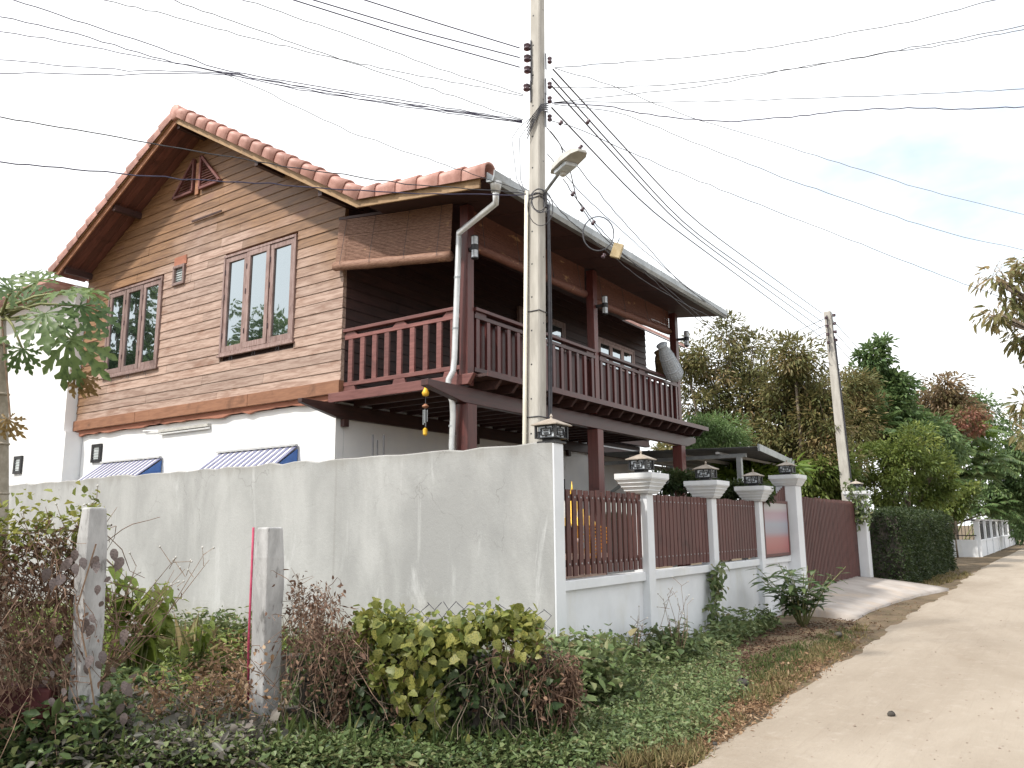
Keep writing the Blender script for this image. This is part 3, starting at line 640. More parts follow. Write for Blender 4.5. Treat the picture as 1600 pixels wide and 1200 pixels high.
# ground floor openings behind the fence
dr = MB().box(13.35, 14.85, 8.90, 8.951, .1, 2.62).build('door', MT['black'], HOUSE)
MB().box(13.45, 14.05, 8.885, 8.899, .25, 2.5).build('door_pane', MT['glass'], dr); MB().box(14.15, 14.75, 8.885, 8.899, .25, 2.5).build('door_pane', MT['glass'], dr)
MB().box(16.2, 18.4, 8.90, 8.951, .9, 2.3).build('dark_window', MT['black'], HOUSE)
MB().box(16.3, 18.3, 8.885, 8.899, 1.0, 2.2).build('dark_pane', MT['glass'], HOUSE)
# strip light and small louvre windows low on the gable
pa, pb = at(250, 674, x=8.25), at(327, 664, x=8.25)
sl_ = MB().beam(pa, pb, .07, .05).build('strip_light', MT['lampgrey'], HOUSE); MB().tube([pa-np.array([.0,.0,.05]), pb-np.array([0,0,.05])], .02, 8).build('tube', MT['white'], sl_)
MB().tube([pa+np.array([0,0,.02]), pa+np.array([0,.55,.05])], .012, 5).build('conduit', MT['white'], HOUSE)
def louvre(ya, yb, za, zb, x, parent):
    o = MB().box(x-.04,x,ya,yb,zb-.06,zb).box(x-.04,x,ya,yb,za,za+.06).box(x-.039,x,ya,ya+.07,za+.06,zb-.06).box(x-.039,x,yb-.07,yb,za+.06,zb-.06).build('small_window', MT['black'], parent)
    MB().box(x-.02, x-.006, ya+.07, yb-.07, za+.06, zb-.06).build('frosted_pane', MT['frost'], o)
    for i in range(4): MB().box(x-.03, x-.021, ya+.07, yb-.07, za+.1+i*(zb-za-.15)/4, za+.108+i*(zb-za-.15)/4).build('bar', MT['grey'], o)
louvre(15.48, 15.83, 2.93, 3.29, 8.289, HOUSE)
# ------------------------------------------------------------------ annex
ANX = thing('white_annex', 'plain white rendered annex joined to the left end of the wooden house', 'building', (10, 20.5, 0))
MB().box(7.99, 14, 16.45, 26, 3.56, 6.62).build('wall', MT['white'], ANX)
MB().box(7.95, 14.05, 16.28, 26.05, -.1, 3.555).build('wall', MT['white'], ANX)
mb = MB().prism([(7.5,16.66,6.60),(7.5,26.3,6.60),(7.5,26.3,6.68),(7.5,16.66,6.68)], (7,0,0)); mb.build('roof', MT['tile'], ANX)
p0, p1 = at(37, 712, x=7.95), at(22, 741, x=7.95)
louvre(p0[1], p1[1], p1[2], p0[2], 7.949, ANX)
# ------------------------------------------------------------------ awnings
def awning(label, ya, yb, zt, drop, out):
    t = thing('awning', label, 'awning', (8.2, (ya+yb)/2, zt-drop), 'striped awnings over the ground floor windows')
    n = 13
    for i in range(n):
        a = ya+(yb-ya)*i/n; b = ya+(yb-ya)*(i+1)/n-.004
        for k, (c, d, m_) in enumerate(((a, (a+b)/2, 'awnnavy'), ((a+b)/2, b, 'awnwhite'))):
            h = .012 if k == 0 else 0
            MB().prism([(8.27,c,zt+h),(8.27,d,zt+h),(8.27-out,d,zt-drop+h),(8.27-out,c,zt-drop+h)], (0,0,.015)).build('sheet_rib', MT[m_], t)
    MB().prism([(8.27,ya+.005,zt-.03),(8.27-out,ya+.005,zt-drop-.0),(8.27,ya+.005,zt-drop-.15)], (0,.02,0)).build('side_sheet', MT['awnblue'], t)
    MB().prism([(8.27,yb-.02,zt-.03),(8.27-out,yb-.02,zt-drop-.0),(8.27,yb-.02,zt-drop-.15)], (0,.02,0)).build('side_sheet', MT['awnblue'], t)
    MB().beam((8.24,ya,zt+.03), (8.24,yb,zt+.03), .05, .03).build('flashing', MT['grey'], t)
awning('blue and white striped awning nearer the balcony, just above the grey wall', 9.75, 11.75, 2.86, .42, .55)
awning('blue and white striped awning farther from the balcony, near the annex', 13.4, 15.4, 2.88, .42, .55)
# ------------------------------------------------------------------ blinds, lamps, chime, baskets
def blind(label, p0, p1, h0, h1, mat, roll_r=.07, n=30, out=(0,0,0)):
    p0, p1 = np.array(p0), np.array(p1); t = thing('bamboo_blind', label, 'blind', (p0+p1)/2-np.array([0,0,max(h0,h1)+.1]), 'rolled bamboo blinds round the balcony')
    d = unit(p1-p0); nr = unit(np.cross(d, (0,0,1)))
    m_ = MB()
    for i in range(n):
        u = (i+.5)/n; a = p0-np.array([0,0,h0*u])+np.array(out)*u+nr*random.uniform(-.004,.004); b = p1-np.array([0,0,h1*u])+np.array(out)*u*.6+nr*random.uniform(-.004,.004)
        md = (a+b)/2+np.array([0,0,-.012])
        hh = max(h0,h1)/n*.66
        m_.beam(a, md, .008, hh); m_.beam(md, b, .008, hh)
    m_.build('slats', MT[mat], t, kind='stuff')
    a = p0-np.array([0,0,h0+.03])+np.array(out); b = p1-np.array([0,0,h1+.03])+np.array(out)*.6
    m_ = MB(); k = 10
    m_.tube([a+(b-a)*i/k for i in range(k+1)], [roll_r*random.uniform(.9,1.1) for i in range(k+1)], 10).build('roll', MT[mat], t, True)
    MB().beam(p0+np.array([0,0,.02]), p1+np.array([0,0,.02]), .03, .04).build('head_rail', MT['darkwood'], t)
    for u in (.08,.35,.65,.92):
        q0 = p0+(p1-p0)*u; q1 = a+(b-a)*u; MB().tube([q0-nr*.012-np.array([0,0,.0]), q1-nr*(roll_r+.01)], .004, 4).build('cord', MT['wire'], t)
        MB().tube([q0+nr*.012, q1+nr*(roll_r+.01)], .004, 4).build('cord', MT['wire'], t)
    return t
blind('bamboo blind hanging askew over the balcony end beside the plank wall', (8.14, 8.84, 6.30), (8.14, 6.60, 6.02), .72, .73, 'bamboo', .075, 34, (-.03,.03,0))
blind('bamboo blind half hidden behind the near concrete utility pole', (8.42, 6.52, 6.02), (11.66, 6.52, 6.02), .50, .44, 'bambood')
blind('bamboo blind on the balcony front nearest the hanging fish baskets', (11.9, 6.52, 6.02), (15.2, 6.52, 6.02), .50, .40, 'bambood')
def wlamp(label, p, bx):
    p = np.array(p); t = thing('wall_lamp', label, 'lamp', p-np.array([0,0,.17]), 'cylinder lamps on the balcony posts')
    MB().lathe(p-np.array([0,0,.175]), [(.02,0),(.05,.015),(.05,.03)], 12).build('base_cap', MT['black'], t)
    MB().lathe(p-np.array([0,0,.143]), [(.046,0),(.046,.10)], 12).build('lower_glass', MT['lampglass'], t, False)
    MB().lathe(p-np.array([0,0,.04]), [(.052,0),(.052,.075)], 12).build('band', MT['black'], t)
    MB().lathe(p+np.array([0,0,.037]), [(.046,0),(.046,.11)], 12).build('upper_glass', MT['lampglass'], t, False)
    MB().lathe(p+np.array([0,0,.149]), [(.05,0),(.05,.012),(.02,.02)], 12).build('cap', MT['black'], t)
    for k in range(4):
        a = k*math.pi/2+.4; c = np.array([.05*math.cos(a), .05*math.sin(a), 0]); MB().tube([p+c-np.array([0,0,.15]), p+c+np.array([0,0,.15])], .004, 4).build('rib', MT['black'], t)
    MB().beam(p+np.array([0,0,0]), np.array(bx), .04, .05).build('bracket', MT['black'], t)
wlamp('twin glass cylinder lamp on the corner post beside the downpipe', (8.20, 6.26, 5.33), (8.25, 6.39, 5.33))
wlamp('twin glass cylinder lamp on the middle balcony post', (11.82, 6.22, 5.34), (11.80, 6.39, 5.34))
wlamp('twin glass cylinder lamp on the far balcony post against the trees', (15.34, 6.20, 5.42), (15.30, 6.39, 5.42))
wlamp('dim lamp on the front plank wall beside the triple window', (18.5, 8.62, 5.45), (18.5, 8.78, 5.45))
p = at(665, 608, x=8.02)
t = thing('wind_chime', 'wind chime with round yellow top and metal tubes under the balcony edge', 'wind chime', p-np.array([0,0,.62]))
MB().lathe(p-np.array([0,0,.1]), [(.01,0),(.04,.01),(.05,.05),(.03,.09),(.01,.14)], 10).build('top_ball', MT['gold'], t, True)
MB().lathe(p-np.array([0,0,.26]), [(.012,0),(.045,.02),(.045,.035),(.01,.06)], 10).build('disc', MT['trim'], t, True)
MB().tube([p-np.array([0,0,.1]), p-np.array([0,0,.55])], .006, 4).build('string', MT['wire'], t)
for k in range(4):
    a = k*1.57+.5; c = np.array([.026*math.cos(a), .026*math.sin(a), 0]); MB().tube([p+c-np.array([0,0,.28]), p+c-np.array([0,0,.5-.02*k])], .008, 6).build('chime_tube', MT['galv'], t)
MB().lathe(p-np.array([0,0,.63]), [(.008,0),(.03,.02),(.03,.09),(.008,.11)], 8).build('paddle', MT['gold'], t)
MB().tube([p+np.array([0,0,.0]), (p[0]+.12, p[1]+.0, 3.46)], .003, 4).build('cord', MT['wire'], t)
def basket(label, top, bot, mat, sc=1):
    top, bot = np.array(top), np.array(bot); ax = bot-top; ln = np.linalg.norm(ax)
    t = thing('fish_basket', label, 'basket', (top+bot)/2-np.array([0,0,ln/2]), 'woven fish baskets hung on the balcony rail')
    pr = [(.05,0),(.085,.03),(.075,.09),(.07,.13),(.10,.22),(.125,.42),(.135,.55),(.15,.72),(.15,.85),(.10,.96),(.04,1.0)]
    MB().lathe(top, [(r*sc, h*ln) for r, h in pr], 16, ax).build('body', MT[mat], t, True)
    for i in range(18):
        u = .04+i*.053
        r = np.interp(u, [h for _, h in pr], [r for r, _ in pr])*sc+.004
        a_ = unit(ax); a1 = unit(np.cross(a_, (1,0,0))); b1 = np.cross(a_, a1)
        MB().tube([top+ax*u+r*(math.cos(q)*a1+math.sin(q)*b1) for q in np.linspace(0, 2*math.pi, 17)], .006 if i % 6 else .014, 4).build('hoop', MT[mat], t)
    a_ = unit(ax); a1 = unit(np.cross(a_, (1,0,0))); b1 = np.cross(a_, a1)
    for q in np.linspace(0, 2*math.pi, 21)[:-1]:
        MB().tube([top+ax*h+(r*sc+.004)*(math.cos(q)*a1+math.sin(q)*b1) for r, h in pr[1:-1]], .005, 3).build('rib', MT[mat], t)
basket('grey woven fish basket leaning out over the far balcony rail', at(1033, 537, y=6.22), at(1058, 594, y=6.2), 'wicker', 1.15)
basket('brown woven basket behind the grey one on the far balcony rail', at(1030, 548, y=6.6), at(1042, 588, y=6.62), 'wickerb', 1.2)
# ------------------------------------------------------------------ grey boundary wall
gw = MB(); n = 90; XW = 7.48
ysn = np.linspace(4.642, 27, n); tz = 2.525 + .012*np.array([random.gauss(0,1) for _ in ysn]) - .004*np.maximum(ysn-14, 0)
vs = []
for y, zt in zip(ysn, tz): vs += [(XW, y, -.2), (XW+random.gauss(0,.003), y, zt-.015), (XW+.02, y, zt), (XW+.12, y, zt-.004), (XW+.13, y, -.2)]
gw.add(vs, [(i*5+k, (i+1)*5+k, (i+1)*5+k+1, i*5+k+1) for i in range(n-1) for k in range(4)] + [(0,1,2,3,4)])
WALL = gw.build('boundary_wall', MT['concrete'], None); tag(WALL, 'tall bare grey cement boundary wall running left from the fence corner', 'wall')
# reinforcing bars sticking up behind wall
for px, h, lb in ((583, .32, 'leftmost of three thin steel bars sticking up from the grey wall top'), (590, .24, 'short middle one of three thin steel bars on the grey wall top'), (600, .30, 'rightmost of three thin steel bars sticking up from the grey wall top')):
    b_ = at(px, 706, x=7.56); o = MB().tube([(b_[0], b_[1], 2.4), (b_[0], b_[1]+.01, 2.5+h)], .009, 5).build('steel_bar', MT['wire'], None)
    tag(o, lb, 'bar', 'bars sticking up from the wall')
# ------------------------------------------------------------------ front fence
FEN = thing('front_fence', 'white rendered front fence with stepped pillars and dark red pickets', 'fence', (12, YF+.1, -.1))
# plinth panels, ledge
POST = [(9.92, .10), (12.27, .10), (14.58, .10)]
xsq = [7.59, 9.92, 12.27, 14.58, 16.64]
for a, b in zip(xsq[:-1], xsq[1:]):
    MB().box(a+.10, b-.10, YF+.055, YF+.18, -.2, .90).build('panel', MT['whitef'], FEN)
    MB().box(a+.098, b-.098, YF, YF+.19, .905, 1.015).build('ledge', MT['whitef'], FEN, bevel=.008)
    MB().box(a+.1, b-.1, YF+.03, YF+.054, -.2, .06).build('footing', MT['whitef'], FEN)
MB().box(7.485, 7.69, YF-.06, YF+.149, -.2, 2.522).build('corner_pillar', MT['whitef'], FEN, bevel=.012)
def cap(cx, cy, z0, z1, h0, h1, steps):
    m_ = []
    par = None
    for i in range(steps):
        a = h0+(h1-h0)*(i/(steps))*.92; b = h0+(h1-h0)*((i+1)/steps)*.92; dz = (z1-z0-.07)/steps
        m_.append(MB().frustum(cx, cy, z0+i*dz, a, z0+(i+1)*dz-.012, b).frustum(cx, cy, z0+(i+1)*dz-.0118, b+.006, z0+(i+1)*dz-.0002, b+.006))
    allm = MB()
    for q in m_: allm.add(q.v, q.f)
    allm.frustum(cx, cy, z1-.069, h1, z1, h1)
    return allm
for cx, hw in POST:
    po = MB().box(cx-hw, cx+hw, YF-.05, YF+.17, -.2, 2.03).build('pillar', MT['whitef'], FEN, bevel=.01)
    cap(cx, YF+.06, 2.032, 2.30, .15, .275, 4).build('capital', MT['whitef'], po, bevel=.003)
GPL, GPR = 16.62, 22.95
for cx, zt, z0 in ((GPL, 2.60, -.2), (GPR, 2.48, -.2)):
    po = MB().box(cx-.2, cx+.2, YF-.18, YF+.22, z0, zt-.22).build('gate_pillar', MT['whitef'], FEN, bevel=.012)
    cap(cx, YF+.02, zt-.218, zt, .215, .30, 2).build('capital', MT['whitef'], po, bevel=.003)
def pickets(xa, xb, n, zfun0, zfun1, y=YF+.03, wd=.092, gapvar=0, parent=FEN):
    for zz in (1.16, 1.90):
        MB().box(xa, xb, y+.02, y+.055, zz, zz+.075).build('rail', MT['darkwood'], parent)
    for i in range(n):
        x = xa + (i+.5)*(xb-xa)/n; z0, z1 = zfun0(x), zfun1(x)
        ln = random.uniform(-.006,.006)
        o = MB().box(x-wd/2, x+wd/2, y-.002, y+.018, z0+random.uniform(0,.012), z1+random.uniform(-.012,.012)).build('picket', MT['picket'], parent)
        o.rotation_euler = (0, ln, 0)
        for zz in (1.19, 1.94):
            MB().lathe((x, y-.002, zz), [(.011,0),(.011,.005)], 6, (0,-1,0)).build('screw', MT['galv'], o)
pickets(7.71, 9.81, 15, lambda x: 1.05, lambda x: 2.03, wd=.086)
pickets(10.03, 12.16, 16, lambda x: 1.05, lambda x: 2.035, wd=.108)
pickets(12.38, 14.47, 16, lambda x: 1.05, lambda x: 2.035, wd=.106)
pickets(14.69, 16.41, 15, lambda x: 1.05, lambda x: 2.04+.36*((x-14.69)/1.72)**2, wd=.10)
# drain pipe through the fence wall
p = at(948, 1020, y=YF-.1)
o = MB().lathe((p[0], YF+.1, p[2]), [(.055,0),(.055,.26),(.045,.26),(.045,.05)], 14, (.25,-1,-.15)).build('drain_pipe', MT['black'], None, True); tag(o, 'short black drain pipe poking out low through the white fence', 'pipe')
# sign on the fence
p0, p1 = at(1197, 786, y=YF-.02), at(1241, 868, y=YF-.02)
def signm():
    t = NT('sign_print'); sp = t.n('ShaderNodeSeparateXYZ'); t.l(t.n('ShaderNodeTexCoord').outputs['Generated'], sp.inputs[0])
    r = t.n('ShaderNodeValToRGB'); t.l(sp.outputs[2], r.inputs[0]); e = r.color_ramp.elements
    e[0].color = (.22,.06,.06,1); e[1].color = (.34,.32,.32,1)
    for pos, c in ((.12,(.30,.08,.08)),(.3,(.32,.12,.12)),(.42,(.25,.24,.29)),(.58,(.25,.27,.33)),(.70,(.31,.22,.27)),(.80,(.30,.20,.24)),(.9,(.34,.32,.33))): x = e.new(pos); x.color = c4(c)
    return t.fin(r.outputs[0], .4)
sg = thing('sign_board', 'red framed sign board with pale and blue bands beside the gate pillar', 'sign', ((p0[0]+p1[0])/2, YF-.02, 1.07))
xa, xb = 14.80, 16.25
MB().box(xa, xb, YF-.025, YF-.008, 1.08, 2.02).build('panel', signm(), sg)
o_, i_ = [(xa-.06,1.03),(xb+.06,1.03),(xb+.06,2.07),(xa-.06,2.07)], [(xa+.004,1.084),(xb-.004,1.084),(xb-.004,2.016),(xa+.004,2.016)]
vs = [(x, y, z) for y in (YF-.032, YF-.004) for ring in (o_, i_) for x, z in ring]
MB().add(vs, [f for k in range(4) for f in ((k,(k+1)%4,4+(k+1)%4,4+k),(8+k,12+k,12+(k+1)%4,8+(k+1)%4),(k,8+k,8+(k+1)%4,(k+1)%4),(4+k,4+(k+1)%4,12+(k+1)%4,12+k))]).build('frame', MT['picket'], sg)
# ------------------------------------------------------------------ gate
GAT = thing('sliding_gate', 'tall dark red slatted sliding gate between the two white gate pillars', 'gate', ((GPL+GPR)/2, YF+.1, .27))
ga, gb = GPL+.21, GPR-.28
n = 48
for i in range(n):
    x = ga+.03+i*(gb-ga-.06)/(n-1); MB().box(x-.034, x+.034, YF+.045, YF+.08, .30+random.uniform(-.008,.008), 2.20+random.uniform(-.012,.012)).build('slat', MT['picket'], GAT)
for zz in (.42, 1.22, 2.02): MB().box(ga, gb, YF+.082, YF+.122, zz, zz+.06).build('rail', MT['darkwood'], GAT)
MB().box(gb+.01, gb+.06, YF+.05, YF+.11, .26, 2.2).build('end_post', MT['black'], GAT)
for zz in (.6, 1.25, 2.0): MB().box(gb+.06, gb+.12, YF+.06, YF+.1, zz, zz+.08).build('hinge', MT['black'], GAT)
# ------------------------------------------------------------------ pillar lanterns
def lantern(label, cx, cy, z, s=1):
    t = thing('pillar_lantern', label, 'lantern', (cx, cy, z), 'hip roofed lanterns on the fence pillars'); h = .12*s
    MB().box(cx-h*.95, cx+h*.95, cy-h*.95, cy+h*.95, z, z+.022).box(cx-h*.6, cx+h*.6, cy-h*.6, cy+h*.6, z+.022, z+.05*s).build('base', MT['black'], t)
    MB().box(cx-h*.86, cx+h*.86, cy-h*.86, cy+h*.86, z+.052*s, z+.185*s).build('glass', MT['lampglass'], t)
    z0, z1 = z+.05*s, z+.19*s
    fr = MB()
    for a, b in ((-1,-1),(1,-1),(1,1),(-1,1)): fr.box(cx+a*h-.012, cx+a*h+.012, cy+b*h-.012, cy+b*h+.012, z0, z1)
    fr.box(cx-h-.008, cx+h+.008, cy-h-.008, cy+h+.008, z1-.012, z1-.001).box(cx-h-.008, cx+h+.008, cy-h-.008, cy+h+.008, z0+.001, z0+.012)
    fr.build('frame', MT['black'], t)
    for nx_, ny_ in ((-1,0),(0,-1),(1,0),(0,1)):
        m_ = MB()
        for u0, v0, u1, v1 in ((-.9,.05,.9,.05),(-.9,.95,.9,.95),(-.5,.25,.5,.25),(-.5,.75,.5,.75),(-.5,.25,-.5,.75),(.5,.25,.5,.75),(-.9,.5,-.5,.5),(.5,.5,.9,.5),(0,.05,0,.25),(0,.75,0,.95),(-.7,.05,-.7,.5),(.7,.5,.7,.95),(-.25,.4,.25,.4),(-.25,.6,.25,.6)):
            f_ = lambda u, v: (cx+nx_*h*.95+ny_*u*h, cy+ny_*h*.95+nx_*u*h, z0+(z1-z0)*v)
            m_.beam(f_(u0,v0), f_(u1,v1), .012, .012, (nx_,ny_,0) )
        m_.build('lattice', MT['black'], t)
    MB().frustum(cx, cy, z1, h*1.35, z1+.012, h*1.35).frustum(cx, cy, z1+.0122, h*1.33, z1+.075*s, h*.25).build('roof', MT['tan2'], t)
    MB().lathe((cx, cy, z1+.075*s), [(.02,0),(.012,.02),(.02,.03),(.004,.06)], 8).build('finial', MT['tan2'], t)
MT['tan2'] = pmat('lantern_roof', (.30,.255,.21), (.38,.33,.28), 8, .6, .1)
lantern('small hip roofed lantern on the corner pillar in front of the near pole', 7.60, YF+.04, 2.522, 1.05)
for (cx, _), lb in zip(POST, ('hip roofed lantern on the first capped pillar, nearest the grey wall corner', 'hip roofed lantern on the second capped fence pillar', 'hip roofed lantern on the third capped pillar, beside the sign board')):
    lantern(lb, cx, YF+.06, 2.302, .98)
lantern('hip roofed lantern on the taller pillar left of the gate', GPL, YF+.02, 2.602)
lantern('lantern on the gate pillar overgrown by the creeper, beside the hedge', GPR, YF+.02, 2.482)
# ------------------------------------------------------------------ near utility pole
PB = np.array([8.03, 5.25, -.1]); PT = np.array([7.98, 5.02, 10.2])
POLE = thing('utility_pole', 'near square concrete utility pole standing behind the fence corner', 'utility pole', PB)
def polept(z): return PB + (PT-PB)*(z-PB[2])/(PT[2]-PB[2])
def pw(z): return .099 - .0035*z
m_ = MB(); rings = [-.1, 2, 4, 6, 8, 10.2]; vs = []
for z in rings:
    c = polept(z); h = pw(z); b = h*.82
    for a, d in ((-h,-b),(-b,-h),(b,-h),(h,-b),(h,b),(b,h),(-b,h),(-h,b)): vs.append((c[0]+a, c[1]+d, z))
m_.add(vs, [(i*8+k, i*8+(k+1) % 8, (i+1)*8+(k+1) % 8, (i+1)*8+k) for i in range(len(rings)-1) for k in range(8)] + [tuple(range(40, 48))])
m_.build('shaft', MT['polec'], POLE)
for z in np.arange(2.7, 9.5, .42):
    c = polept(z); h = pw(z)
    MB().lathe((c[0]-h+.004, c[1]+.02, z), [(.011,0),(.011,.006)], 8, (-1,0,0)).build('bolt_hole', MT['black'], POLE)
    if int(z*10) % 3 == 0: MB().lathe((c[0]+.02, c[1]-h+.004, z+.1), [(.011,0),(.011,.006)], 8, (0,-1,0)).build('bolt_hole', MT['black'], POLE)
c0, c1 = polept(.2), polept(5.75)
MB().tube([(c0[0]-.13, c0[1]+.10, .2), (polept(3)[0]-.125, polept(3)[1]+.09, 3), (c1[0]-.115, c1[1]+.085, 5.75)], .025, 8).build('conduit', MT['conduit'], POLE, True)
for k, (dx, bow) in enumerate(((.10,.03),(.125,.07))):
    pts = [polept(z)+np.array([dx+bow*math.sin((z-2.3)*1.1)*.5, -pw(z)-.02, 0]) for z in np.linspace(2.1, 5.6, 16)]
    MB().tube(pts, .017, 6).build('service_cable', MT['wire'], POLE, True)
for z in (5.66, 5.70, 4.2, 2.9):
    c = polept(z); h = pw(z)+.006
    MB().tube([c+np.array([a*h, b*h, 0]) for a, b in ((-1,-1),(1,-1),(1,1),(-1,1),(-1,-1))], .007, 4).build('strap', MT['wire'], POLE)
# insulator racks
def insul(par, c, d, n, sp=.17, r=.045):
    d = np.array(d)
    MB().beam(c+np.array([0,0,.1]), c-np.array([0,0,sp*n+.02]), .03, .012, d).build('rack', MT['wire'], par)
    for i in range(n):
        q = c+d*.06-np.array([0,0,i*sp])
        MB().lathe(q-np.array([0,0,.045]), [(r*.6,0),(r,.012),(r,.03),(r*.55,.045),(r,.06),(r,.078),(r*.6,.09)], 10).build('insulator', MT['ceram'], par, True)
c = at(818, 78, x=7.90); insul(POLE, np.array([polept(c[2])[0]-pw(8)-.01, polept(c[2])[1]+.05, c[2]]), (-.6,.6,0), 3, .16)
zc = 7.15; insul(POLE, np.array([polept(zc)[0]-pw(7)-.01, polept(zc)[1]+.05, zc]), (-.6,.6,0), 1)
for zc in (7.55, 7.2, 7.0, 6.75): insul(POLE, np.array([polept(zc)[0]+.06, polept(zc)[1]-pw(7)-.015, zc]), (.3,-.8,0), 1, .1, .03)
# loops of cable round the pole
def loops(par, c, r, n, nm='cable_loop'):
    for i in range(n):
        ax = unit(np.array([random.gauss(-.6,.3), random.gauss(-.5,.3), random.gauss(0,.25)])); a = unit(np.cross(ax, (0,0,1))); b = np.cross(ax, a); rr = r*random.uniform(.6,1.1)
        cc = c + np.array([-.12, -.13, -rr*.8]) + rng.normal(size=3)*.03
        MB().tube([cc+rr*(math.cos(t_)*a*.7+math.sin(t_)*b) for t_ in np.linspace(0, 2*math.pi, 20)], .006, 4).build(nm, MT['wire'], par)
loops(POLE, polept(5.68), .22, 4)
for k in range(5):
    z = 6.75; c = polept(z); h = pw(z)+.01
    MB().tube([c+np.array([-h-.03, h, -.1-.05*k]), c+np.array([-h-.03,-h*.2,.0-.03*k]), c+np.array([-h,-h-.03,.12-.02*k]), c+np.array([h*.8,-h-.04,.2-.03*k])], .008, 4).build('jumper_cable', MT['wire'], POLE)
for px_, dz in ((800, 1.0), (812, .75)):
    c = polept(5.7); q = at(px_, 250, x=7.9)
    MB().tube([c+np.array([-.1,.1,0]), (c+q)/2+np.array([-.03,.1,0]), q+np.array([0,0,.3]), q+np.array([.0,-.12,.42]), polept(q[2]+.5)+np.array([-.1,0,0])], .005, 4).build('loose_wire', MT['wire'], POLE)
# street lamp on the pole
q = at(853, 298, y=5.0); LMP = thing('street_lamp', 'grey street lamp head on a short arm fixed to the near pole', 'street lamp', q)
a0 = polept(q[2])+np.array([.05,-pw(6)-.01,0]); h0 = PD(868, 272, 8.95); h1 = PD(910, 236, 8.45)
MB().tube([a0-np.array([0,0,.15]), a0, (a0+h0)/2+np.array([0,0,-.02]), h0+(h1-h0)*.3], .02, 8).build('arm', MT['galv'], LMP, True)
d = unit(h1-h0); sx = unit(np.cross(d, (0,0,1))); u_ = np.cross(sx, d); vs = []
ln = np.linalg.norm(h1-h0)
for s_, wv, hv in ((0,.07,.05),(.12,.10,.075),(.5,.115,.085),(.85,.10,.06),(1,.06,.02)):
    c = h0+d*ln*s_; vs += [c-sx*wv-u_*.01, c+sx*wv-u_*.01, c+sx*wv*.8+u_*hv, c-sx*wv*.8+u_*hv]
MB().add(vs, [(i*4+k, i*4+(k+1) % 4, (i+1)*4+(k+1) % 4, (i+1)*4+k) for i in range(4) for k in range(4)] + [(3,2,1,0), (16,17,18,19)]).build('housing', MT['lampgrey'], LMP, bevel=.006)
MB().beam(h0+d*ln*.15-u_*.035, h0+d*ln*.6-u_*.035, .15, .045, u_).build('lens', MT['lampglass'], LMP, bevel=.01)
MB().lathe(h0+d*ln*.28-u_*.02, [(.035,0),(.035,.07),(.02,.08)], 8, -u_).build('photocell', MT['lampgrey'], LMP)
MB().box(a0[0]-.03, a0[0]+.03, a0[1]-.01, a0[1]+.03, a0[2]-.2, a0[2]-.02).build('clamp', MT['wire'], LMP)
# ------------------------------------------------------------------ far utility pole
fb, ft = at(1322, 755, x=27.5), at(1293, 487, x=27.2)
fb = fb + (fb-ft)*(fb[2]/(ft[2]-fb[2]))
FP = thing('utility_pole', 'far leaning concrete utility pole among the trees behind the gate', 'utility pole', fb)
m_ = MB(); m_.beam(fb, ft, .34, .34, (0,1,0), .62); m_.build('shaft', MT['polec'], FP, bevel=.02)
MB().tube([fb*(1-u)+ft*u+np.array([.0,-.17+.05*u,0]) for u in np.linspace(0, .9, 8)], .035, 6).build('service_cable', MT['wire'], FP)
insul(FP, ft+np.array([.0,-.14,-.15]), (.3,-.8,0), 4, .28, .06); insul(FP, ft+np.array([-.14,.0,-.25]), (-.8,.2,0), 4, .28, .06)
# ------------------------------------------------------------------ overhead wires
def hz(px): return 824.6 + (px-800)*math.tan(roll)*1.0
def lvl(px, py, z): return (z-H)/((hz(px)-py)/FPX*math.cos(pitch)*1.0) if hz(px)-py > 5 else 30
WG = 'overhead wires strung from the near pole'
def wire(label, pts, d0=None, d1=None, r=.008, mat='wire', level=True, sub=6, wob=.012):
    # pts: pixel polyline; depth runs linearly between the end depths; ends continue out of frame
    if d0 is None: d0 = 9.3
    z0 = PD(*pts[0], d0)[2]
    if d1 is None: d1 = lvl(*pts[-1], z0+.1)
    xs_ = np.array([p[0] for p in pts], float); s_ = np.concatenate([[0], np.cumsum(np.hypot(np.diff(xs_), np.diff([p[1] for p in pts])))]); s_ /= s_[-1]
    uu = np.linspace(0, 1, max(14, sub*len(pts)))
    X_ = np.interp(uu, s_, xs_); Y_ = np.interp(uu, s_, [p[1] for p in pts])
    k = np.array([.25,.5,.25])
    for _ in range(3): Y_[1:-1] = np.convolve(Y_, k, 'valid'); X_[1:-1] = np.convolve(X_, k, 'valid')
    D_ = 1/( (1-uu)/d0 + uu/d1 )
    P3 = [PD(x, y, dd) for x, y, dd in zip(X_, Y_, D_)]
    if pts[-1][0] <= 2 or pts[-1][0] >= 1598 or pts[-1][1] <= 2:
        P3.append(P3[-1] + (P3[-1]-P3[-3])*14)
    P3 = [p + rng.normal(size=3)*wob*(0 < i < len(P3)-1)*.4 for i, p in enumerate(P3)]
    o = MB().tube(P3, max(.0042, r*(.9 if d1 > 17 else (.55 if mat == 'wirep' else .64))), 5).build('overhead_wire', MT[mat], None, True)
    tag(o, label, 'wire', WG); return o
wire('uppermost of the three thick dark wires leaving the pole to the upper left', [(812,75),(690,38),(570,0)], r=.013, mat='wirep', wob=0)
wire('middle one of the three thick dark wires leaving the pole to the upper left', [(812,90),(650,48),(490,0)], r=.013, mat='wirep', wob=0)
wire('lowest of the three thick dark wires leaving the pole to the upper left', [(812,105),(640,57),(459,0)], r=.013, mat='wirep', wob=0)
wire('thin wire rising left from the pole, next below the thick wires', [(818,148),(700,112),(560,60),(382,0)], r=.005)
wire('thin wire that dips and crosses another left of the pole', [(818,150),(700,127),(552,98),(470,78),(400,62),(280,28),(165,0)], r=.006)
